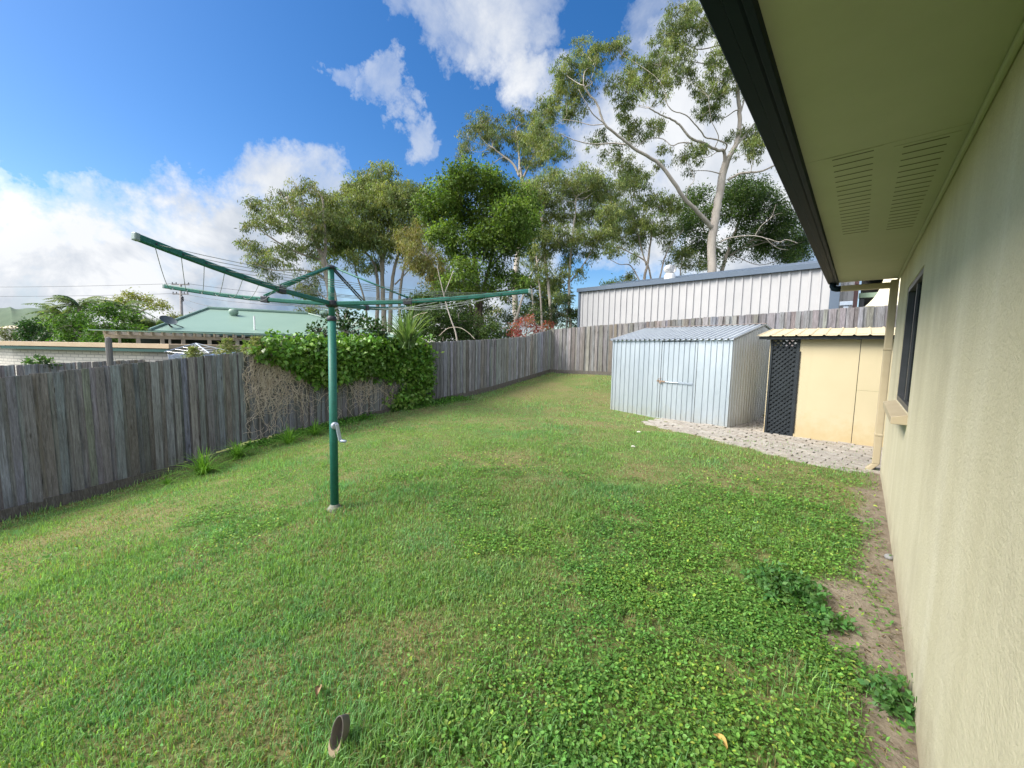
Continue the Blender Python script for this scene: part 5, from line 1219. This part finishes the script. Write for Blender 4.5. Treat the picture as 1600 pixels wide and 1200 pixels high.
def blades(n, r0, r1, wid, hgt, seed, tri):
    global off
    rg = np.random.default_rng(seed); x, y, r = sample(n, r0, r1, rg)
    x = x+rg.normal(size=n)*.012; k = inside(x, y); x, y, r = x[k], y[k], r[k]
    so_, th_ = masks(x, y); wd = weed_density(x, y); pv_ = in_poly(x, y, PAVE)
    keep = rg.random(len(x)) < (1-.97*so_)*(1-.12*th_)*(1-.78*wd)*np.where(pv_, .10, 1)
    x, y, r, th_, so_, wd = (q[keep] for q in (x, y, r, th_, so_, wd)); n = len(x)
    tall = sstep(.45, .75, fbm(x, y, 1.1, 91)); clump = fbm(x, y, 9, 95)
    near_fence = sstep(.5, .12, FBs(x, y))
    h = hgt*rg.uniform(.55, 1.3, n)*(.65+.75*tall)*(.7+.6*clump)*(1+.8*near_fence)*(1-.35*th_)
    z = lz(x, y)-.004
    base = np.stack([x, y, z], 1); d = lean_dirs(n, rg); le = np.abs(rg.normal(.55, .35, n))+.75*th_*rg.random(n); s = np.stack([-d[:, 1], d[:, 0], 0*x], 1)
    w = wid*rg.uniform(.7, 1.35, n)
    dry_ = rg.random(n) < (.07+.5*th_)
    tone = fbm(x, y, .55, 101); g = np.stack([.165+.07*tone, .335+.02*tone, .125+0*tone], 1)*rg.uniform(.65, 1.35, (n, 1))
    yel = (rg.random(n) < .16)[:, None]; g = np.where(yel, g*np.array([1.45, 1.25, .9]), g)
    blue = sstep(.5, .7, fbm(x, y, 1.7, 111))[:, None]; g = g*(1-blue*np.array([.16, .04, -.10]))
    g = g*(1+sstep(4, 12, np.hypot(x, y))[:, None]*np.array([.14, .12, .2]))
    c = np.where(dry_[:, None], np.array([.30, .25, .13])*rg.uniform(.6, 1.2, (n, 1)), g)
    up = np.array([0, 0, 1.])
    tip = base+up*(h*np.cos(le*.8))[:, None]+d*(h*np.sin(le*.9)*.9)[:, None]
    if tri:
        V = np.stack([base-s*w[:, None]*.5, base+s*w[:, None]*.5, tip], 1); F = np.arange(3*n).reshape(n, 3); kv = 3
    else:
        mid = base+up*(h*.6)[:, None]+d*(h*le*.18)[:, None]
        V = np.stack([base-s*w[:, None]*.5, base+s*w[:, None]*.5, mid-s*w[:, None]*.42, mid+s*w[:, None]*.42, tip], 1); i = np.arange(n)[:, None]*5
        F = np.concatenate([i+np.array([[0, 1, 3]]), i+np.array([[0, 3, 2]]), i+np.array([[2, 3, 4]])]); kv = 5
    VV.append(V.reshape(-1, 3)); FF.append(F+off); CC.append(np.repeat(np.clip(c, .01, .6), kv, axis=0)); off += len(V)*kv
blades(85000, .95, 2.6, .0040, .065, 201, False)
blades(150000, 2.2, 4.2, .0050, .050, 202, False)
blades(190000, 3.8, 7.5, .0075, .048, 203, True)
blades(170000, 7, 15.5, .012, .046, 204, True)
# straws lying on the bare soil
n = 3800; rgs = np.random.default_rng(77); x = rgs.uniform(-.55, .26, n); y = rgs.uniform(.6, 6.3, n); so_, _ = masks(x, y); k = so_ > .4; x, y = x[k], y[k]; n = len(x)
d = lean_dirs(n, rgs); s = np.stack([-d[:, 1], d[:, 0], 0*x], 1); b = np.stack([x, y, lz(x, y)+rgs.uniform(.003, .014, n)], 1); l = rgs.uniform(.02, .11, n)[:, None]
wq = np.where(rgs.random((n, 1)) < .3, .005, .0013); l = np.where(wq > .004, l*.35, l); V = np.stack([b-s*wq, b+s*wq, b+d*l+np.array([0, 0, .004])], 1); VV.append(V.reshape(-1, 3)); FF.append(np.arange(3*n).reshape(n, 3)+off); off += 3*n
CC.append(np.repeat(np.where(rgs.random((n, 1)) < .4, np.array([[.40, .31, .19]]), np.array([[.13, .085, .055]]))*rgs.uniform(.35, 1.2, (n, 1)), 3, axis=0))
tag(np_mesh('grass', np.concatenate(VV), np.concatenate(FF), GRASS, None, np.concatenate(CC)), kind='stuff')

def gcover(n, r0, r1, L, hmax, seed):
    rg = np.random.default_rng(seed); x, y, r = sample(n, r0, r1, rg); k = inside(x, y); x, y = x[k], y[k]
    so_, th_ = masks(x, y); wd = weed_density(x, y); gapn = fbm(x, y, 7, 121)
    k = (rg.random(len(x)) < wd*(1-.93*so_)*(1-.6*th_)*sstep(.30, .62, gapn+.12*wd)) & ~in_poly(x, y, PAVE); x, y = x[k], y[k]; n = len(x)
    hump = fbm(x, y, 3.5, 131)
    pos = np.stack([x, y, lz(x, y)+.006+rg.random(n)*hmax*(.35+1.1*hump)], 1); d = lean_dirs(n, rg)+np.array([0, 0, .25])+rg.normal(size=(n, 3))*.22; d /= np.linalg.norm(d, axis=1, keepdims=True)
    s = np.cross(d, np.array([0, 0, 1.])+rg.normal(size=(n, 3))*.35); s /= np.linalg.norm(s, axis=1, keepdims=True); nr = np.cross(s, d)
    l = L*rg.uniform(.4, 1.35, (n, 1)); w = l*rg.uniform(.42, .75, (n, 1))
    V = np.stack([pos, pos+d*l*.28+s*w*.42+nr*l*.07, pos+d*l*.68+s*w*.42+nr*l*.07, pos+d*l-nr*l*.05, pos+d*l*.68-s*w*.42+nr*l*.07, pos+d*l*.28-s*w*.42+nr*l*.07], 1)
    i = np.arange(n)[:, None]*6; F = np.concatenate([i+np.array([[0, 1, 2, 3]]), i+np.array([[0, 3, 4, 5]])])
    tn = fbm(x, y, 2.2, 151)[:, None]; c = (np.array([.085, .225, .055])*(1-tn)+np.array([.175, .31, .055])*tn)*rg.uniform(.55, 1.45, (n, 1))*(1+rg.normal(size=(n, 3))*.07)
    yl = rg.random(n) < .10; c[yl] = c[yl]*np.array([2.0, 1.35, 1.2])
    return V.reshape(-1, 3), F, np.repeat(np.clip(c, .01, .55), 6, axis=0)
parts = [gcover(130000, .95, 2.6, .0185, .05, 301), gcover(230000, 2.3, 4.6, .020, .045, 302), gcover(80000, 4.4, 8.5, .028, .04, 303)]
# low weeds along the foot of the left fence
rgw = np.random.default_rng(305); n = 7000; s_ = rgw.uniform(1.6, 8.2, n); o_ = np.abs(rgw.normal(0, .22, n))+.05
base = FA[None]+FD[None]*s_[:, None]+FN[None]*o_[:, None]; k = vnoise(s_, o_*0, .9, 7)+.25*rgw.random(n) > .52; base = base[k]; n = len(base)
base[:, 2] = lz(base[:, 0], base[:, 1])+rgw.random(n)*.12*np.exp(-o_[k]*4)
V, F, Cc = leaves(base, .02, 1, .05, .035, 'out', [(.09, .22, .04), (.13, .28, .05)], rgw)
Vs = []; Fs = []; Cs = []; o2 = 0
for v, f, c in parts+[(V, F, Cc)]: Vs.append(v); Fs.append(f+o2); Cs.append(c); o2 += len(v)
tag(np_mesh('ground_cover', np.concatenate(Vs), np.concatenate(Fs), LEAF, None, np.concatenate(Cs)), kind='stuff')

# single tufts and weeds
for (px, py, L, n, lb) in ((318, 742, .44, 170, 'bright green long grass tuft at the foot of the left fence, nearest of the tufts'), (372, 717, .38, 150, 'bright green long grass tuft at the fence foot below the dead vine stems'),
        (452, 694, .36, 150, 'bright grass tuft at the fence foot left of the clothes line pole'), (492, 680, .34, 120, 'bright grass tuft at the fence foot just behind the clothes line pole'), (262, 757, .15, 46, 'short sparse grass tuft by the fence plinth, leftmost of the tufts')):
    g = G(px, py); o = spiky('grass_tuft', lb, g, n, L, .011, [(.16, .33, .05), (.20, .38, .06), (.12, .25, .04)], int(px), 'grass tuft', 1.1); o['group'] = 'long grass tufts along the left fence'
def weed(label, px, py, rad, n, L, seed, hgt):
    rg = np.random.default_rng(seed); g = G(px, py); root = thing('weed', label, 'weed', g); m = MB(); cs = []
    for i in range(n):
        a = rg.uniform(0, 6.28); rr_ = rad*math.sqrt(rg.random()); b = np.array([g[0]+rr_*math.cos(a), g[1]+rr_*math.sin(a)*1.2, 0]); b[2] = g1(b[0], b[1])
        t = b+np.array([rg.normal()*.03, rg.normal()*.03, hgt*rg.uniform(.4, 1)*(1-.5*rr_/rad)]); m.tube([b-np.array([0, 0, .01]), (b+t)/2+rg.normal(size=3)*.01, t], .0018, 4); cs += [t, t*.6+b*.4]
    m.build('stem', simple('weed_stem', (.08, .14, .04), (.1, .16, .05), 9) if 'weed_stem' not in bpy.data.materials else bpy.data.materials['weed_stem'], root)
    V, F, Cc = leaves(np.array(cs), .03, 5, L, L*.72, 'out', [(.09, .21, .06), (.11, .24, .065), (.07, .17, .05)], rg, .5, .2, .2); np_mesh('leaves', V, F, LEAF, root, Cc)
weed('broad-leaved green weed clump spreading onto the bare soil beside the house wall', 1225, 925, .17, 80, .036, 71, .15)
weed('small leafy weed trailing over the bare soil, right of the broad-leaved clump', 1290, 975, .08, 22, .034, 72, .08)
weed('leafy weed hugging the foot of the house wall at the bottom right', 1400, 1105, .07, 34, .03, 73, .14)
# stones
for (px, py, r, lb, c1) in ((998, 676, .032, 'white stone in the grass, the farther of two in front of the zinc shed', (.50, .48, .42)), (990, 699, .03, 'white stone in the grass, the nearer of two in front of the zinc shed', (.50, .48, .42)), (1391, 873, .03, 'small grey stone on the bare soil against the house wall', (.22, .22, .22))):
    g = G(px, py); bm = bmesh.new(); bmesh.ops.create_icosphere(bm, subdivisions=3, radius=r); rgl = np.random.default_rng(px)
    for v in bm.verts: v.co *= 1+.18*math.sin(v.co.x*70+px)+.1*math.cos(v.co.y*110); v.co.z *= .6
    me = bpy.data.meshes.new('stone'); bm.to_mesh(me); bm.free(); nm = 'stone_%d' % (c1[0]*100)
    me.materials.append(bpy.data.materials.get(nm) or simple(nm, c1, tuple(x*.8 for x in c1), 30, .8, bump=.2)); me.polygons.foreach_set('use_smooth', [True]*len(me.polygons))
    o = bpy.data.objects.new('stone', me); COL.objects.link(o); o.location = (g[0], g[1], g[2]+r*.35); tag(o, lb, 'stone')
# pipe stub in the near grass
g = G(527, 1178); fw = np.array([_F[0], _F[1], 0]); fw /= np.linalg.norm(fw)
stub = thing('pipe_stub', 'short open oval grey pipe end with a tan lip standing in the near grass', 'pipe', g)
upv = np.array([0, 0, 1.])*.86+fw*.5; upv /= np.linalg.norm(upv); bk_ = fw*.8-np.array([0, 0, 1.])*.45+rx_*.25; bk_ /= np.linalg.norm(bk_)
cm = g+np.array([0, 0, .085]); NR = 28
def oval(sc, off): return [cm+bk_*off+rx_*.022*sc*math.cos(a)+upv*.055*sc*math.sin(a) for a in np.linspace(0, 2*math.pi, NR, endpoint=False)]
m = MB(); rings = [oval(.82, .05), oval(.93, .03), oval(.98, .01), oval(1.0, 0), oval(.93, .0), oval(.88, .012), oval(.83, .03), oval(.72, .046)]; vs = [p for r in rings for p in r]
m.add(vs, [(i*NR+j, i*NR+(j+1) % NR, (i+1)*NR+(j+1) % NR, (i+1)*NR+j) for i in range(len(rings)-1) for j in range(NR)]+[tuple((len(rings)-1)*NR+j for j in range(NR))])
m.build('shell', simple('grey_pipe', (.12, .105, .10), (.19, .17, .155), 25, .8), stub, smooth=True)
m = MB(); pts = [cm-bk_*.004+rx_*.024*math.cos(a)+upv*.057*math.sin(a) for a in np.linspace(math.pi*1.12, math.pi*1.86, 12)]
for a, b in zip(pts[:-1], pts[1:]): m.frame_box(a-upv*.014, b-a, upv*.022, bk_*.007)
m.build('lip', simple('tan_plastic', (.33, .25, .17), (.4, .31, .22), 12, .7), stub)
# fallen leaves
for (px, py, c1, lb) in ((1125, 1172, (.42, .28, .08), 'curled yellow-brown fallen leaf in the grass near the bottom edge'), (498, 1092, (.30, .20, .11), 'dry brown fallen leaf lying in the near grass left of the middle')):
    g = G(px, py)+np.array([0, 0, .03]); m = MB(); m.cur = c1; ax1 = np.array([.8, -.5, .1]); sd = np.array([.5, .8, .15])
    m.sheet(np.linspace(0, 1, 9), np.linspace(-1, 1, 5), lambda u, v: tuple(g+ax1*(u-.5)*.07+sd*v*.014*math.sin(math.pi*(.04+.92*u))+np.array([0, 0, .012*v*v+.015*math.sin(u*3)])))
    tag(m.build('fallen_leaf', VCOL, col=True, smooth=True), lb, 'leaf')

# ------------------------------------------------------------------ sky, clouds, sun
SUN = np.array([-.60, -.68, 0]); SUN /= np.linalg.norm(SUN); EL_ = R_(42)
sunv = np.array([SUN[0]*math.cos(EL_), SUN[1]*math.cos(EL_), math.sin(EL_)])
W = bpy.data.worlds.new('World'); SC.world = W; W.use_nodes = True; nt = W.node_tree; nt.nodes.clear()
class WN(NT):
    def __init__(s): s.t = nt; s.tc = s.n('ShaderNodeTexCoord').outputs['Generated']
w = WN()
sky = w.n('ShaderNodeTexSky'); sky.sky_type = 'NISHITA'; sky.sun_disc = False; sky.sun_elevation = EL_; sky.sun_rotation = math.atan2(SUN[0], SUN[1])
sky.air_density = 1.0; sky.dust_density = .6; sky.ozone_density = 2.2
hs = w.n('ShaderNodeHueSaturation'); hs.inputs['Saturation'].default_value = 1.36; hs.inputs['Value'].default_value = 1.0; hs.inputs['Hue'].default_value = .505; w.l(sky.outputs[0], hs.inputs['Color'])
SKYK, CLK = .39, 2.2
skyc = w.mix(1.0, hs.outputs[0], (SKYK,)*3, 'MULTIPLY')
def dirv(px, py): v = ray(px, py); return v/np.linalg.norm(v)
# clouds: soft blobs on the celestial sphere broken up by fractal noise
blobs = [(-150, 430, 11, 1.0), (-60, 430, 9, 1.0), (60, 420, 8.5, 1.0), (140, 400, 8, 1.0), (230, 395, 8, 1.0), (310, 385, 8, 1.0), (390, 370, 7.5, 1.0), (450, 330, 6.5, .9), (505, 320, 6, .8), (120, 340, 5, .55), (100, 500, 9, 1.0), (280, 480, 10, 1.0), (450, 450, 11, 1.0), (620, 430, 11, .9), (20, 480, 9, 1.0),
         (780, 40, 7, .75), (700, 20, 6, .6), (840, 110, 5.5, .75), (640, -10, 5, .45), (820, -40, 7, .6), (600, 140, 3.6, .62), (540, 130, 2.4, .42), (650, 190, 3.2, .58), (672, 215, 1.8, .4), (575, 165, 2.6, .5),
         (1020, 40, 6, .5), (1080, 120, 10, .85), (1150, 200, 16, 1.1), (980, 230, 12, .9), (1000, 330, 12, .95), (900, 330, 9, .8), (760, 450, 14, .9), (1200, 400, 14, 1.0), (1250, 60, 16, 1.0), (930, 180, 5, .5)]
wn = w.n('ShaderNodeTexNoise'); wn.inputs['Scale'].default_value = 4.0; wn.inputs['Detail'].default_value = 7; wn.inputs['Roughness'].default_value = .65; w.l(w.tc, wn.inputs['Vector'])
wv = w.n('ShaderNodeVectorMath', operation='MULTIPLY_ADD'); w.l(wn.outputs['Color'], wv.inputs[0]); wv.inputs[1].default_value = (.34,)*3; 
wv2 = w.n('ShaderNodeVectorMath', operation='ADD'); w.l(w.tc, wv2.inputs[0]); wv2.inputs[1].default_value = (-.17,)*3; w.l(wv2.outputs[0], wv.inputs[2])
wnm = w.n('ShaderNodeVectorMath', operation='NORMALIZE'); w.l(wv.outputs[0], wnm.inputs[0]); WTC = wnm.outputs[0]
acc = None
for (px, py, rad, amp) in blobs:
    d = dirv(px, py); vm = w.n('ShaderNodeVectorMath', operation='DOT_PRODUCT'); w.l(WTC, vm.inputs[0]); vm.inputs[1].default_value = d
    mr = w.n('ShaderNodeMapRange', interpolation_type='SMOOTHERSTEP'); w.l(vm.outputs['Value'], mr.inputs[0]); mr.inputs[1].default_value = math.cos(R_(rad)); mr.inputs[2].default_value = 1.0; mr.inputs[3].default_value = 0; mr.inputs[4].default_value = amp
    acc = mr.outputs[0] if acc is None else w.math('MAXIMUM', acc, mr.outputs[0])
# cloud cover added behind the camera, never in view, as whitish fill light
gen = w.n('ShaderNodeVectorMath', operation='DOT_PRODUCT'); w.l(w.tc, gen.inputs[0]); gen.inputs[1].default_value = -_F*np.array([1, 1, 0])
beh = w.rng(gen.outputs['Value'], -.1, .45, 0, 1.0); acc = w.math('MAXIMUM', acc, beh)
n1 = w.noise(5.5, 9, .62, dist=.35); n2 = w.noise(2.6, 5, .55, dist=.2); n3 = w.noise(16, 6, .6)
dens = w.math('ADD', acc, w.math('MULTIPLY', w.math('SUBTRACT', n1, .5), 1.35)); dens = w.math('ADD', dens, w.math('MULTIPLY', w.math('SUBTRACT', n3, .5), .35))
dens = w.math('MULTIPLY', dens, w.rng(acc, .0, .12))
alpha = w.rng(dens, .12, .95)
sepz = w.n('ShaderNodeSeparateXYZ'); w.l(w.tc, sepz.inputs[0])
lowg = w.rng(sepz.outputs[2], .14, .42, 1.0, .22)             # grey-blue cloud bases near the horizon
shade = w.math('MULTIPLY', w.rng(w.math('ADD', w.math('MULTIPLY', n2, .6), w.math('MULTIPLY', n1, .4)), .45, .585, 1, 0), lowg)
cl_c = w.mix(shade, (.92, .94, .97), (.24, .335, .48)); cl_c = w.mix(w.rng(dens, .35, .9, .35, 0), cl_c, (.62, .72, .88))
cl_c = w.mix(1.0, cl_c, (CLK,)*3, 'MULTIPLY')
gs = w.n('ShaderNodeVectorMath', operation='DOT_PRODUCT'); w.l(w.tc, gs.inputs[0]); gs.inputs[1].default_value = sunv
fill_glow = w.math('ADD', 1.0, w.math('ADD', w.math('MULTIPLY', w.math('POWER', w.rng(gs.outputs['Value'], .60, 1.0, 0, 1.0), 2.0), 9.0), w.rng(gen.outputs['Value'], .1, .5, 0, .7)))  # boosts the unseen clouds near the sun and behind the camera for fill
cl_c = w.mix(1.0, cl_c, fill_glow, 'MULTIPLY')
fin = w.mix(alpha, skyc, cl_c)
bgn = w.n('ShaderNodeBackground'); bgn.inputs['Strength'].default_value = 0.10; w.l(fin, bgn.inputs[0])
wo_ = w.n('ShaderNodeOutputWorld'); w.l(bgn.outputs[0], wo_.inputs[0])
W.cycles.sampling_method = 'MANUAL'; W.cycles.sample_map_resolution = 512
sl = bpy.data.lights.new('sun', 'SUN'); sl.energy = 1.4; sl.angle = R_(28); sl.color = (1, .93, .80)
so = bpy.data.objects.new('sun', sl); COL.objects.link(so); so.rotation_euler = Vector(sunv).to_track_quat('Z', 'Y').to_euler()

vs = SC.view_settings; vs.view_transform = 'Standard'; vs.look = 'None'; vs.gamma = 1; vs.exposure = 2.25
SC.cycles.use_denoising = True; SC.cycles.max_bounces = 8; SC.cycles.transparent_max_bounces = 8; SC.cycles.sample_clamp_indirect = 6
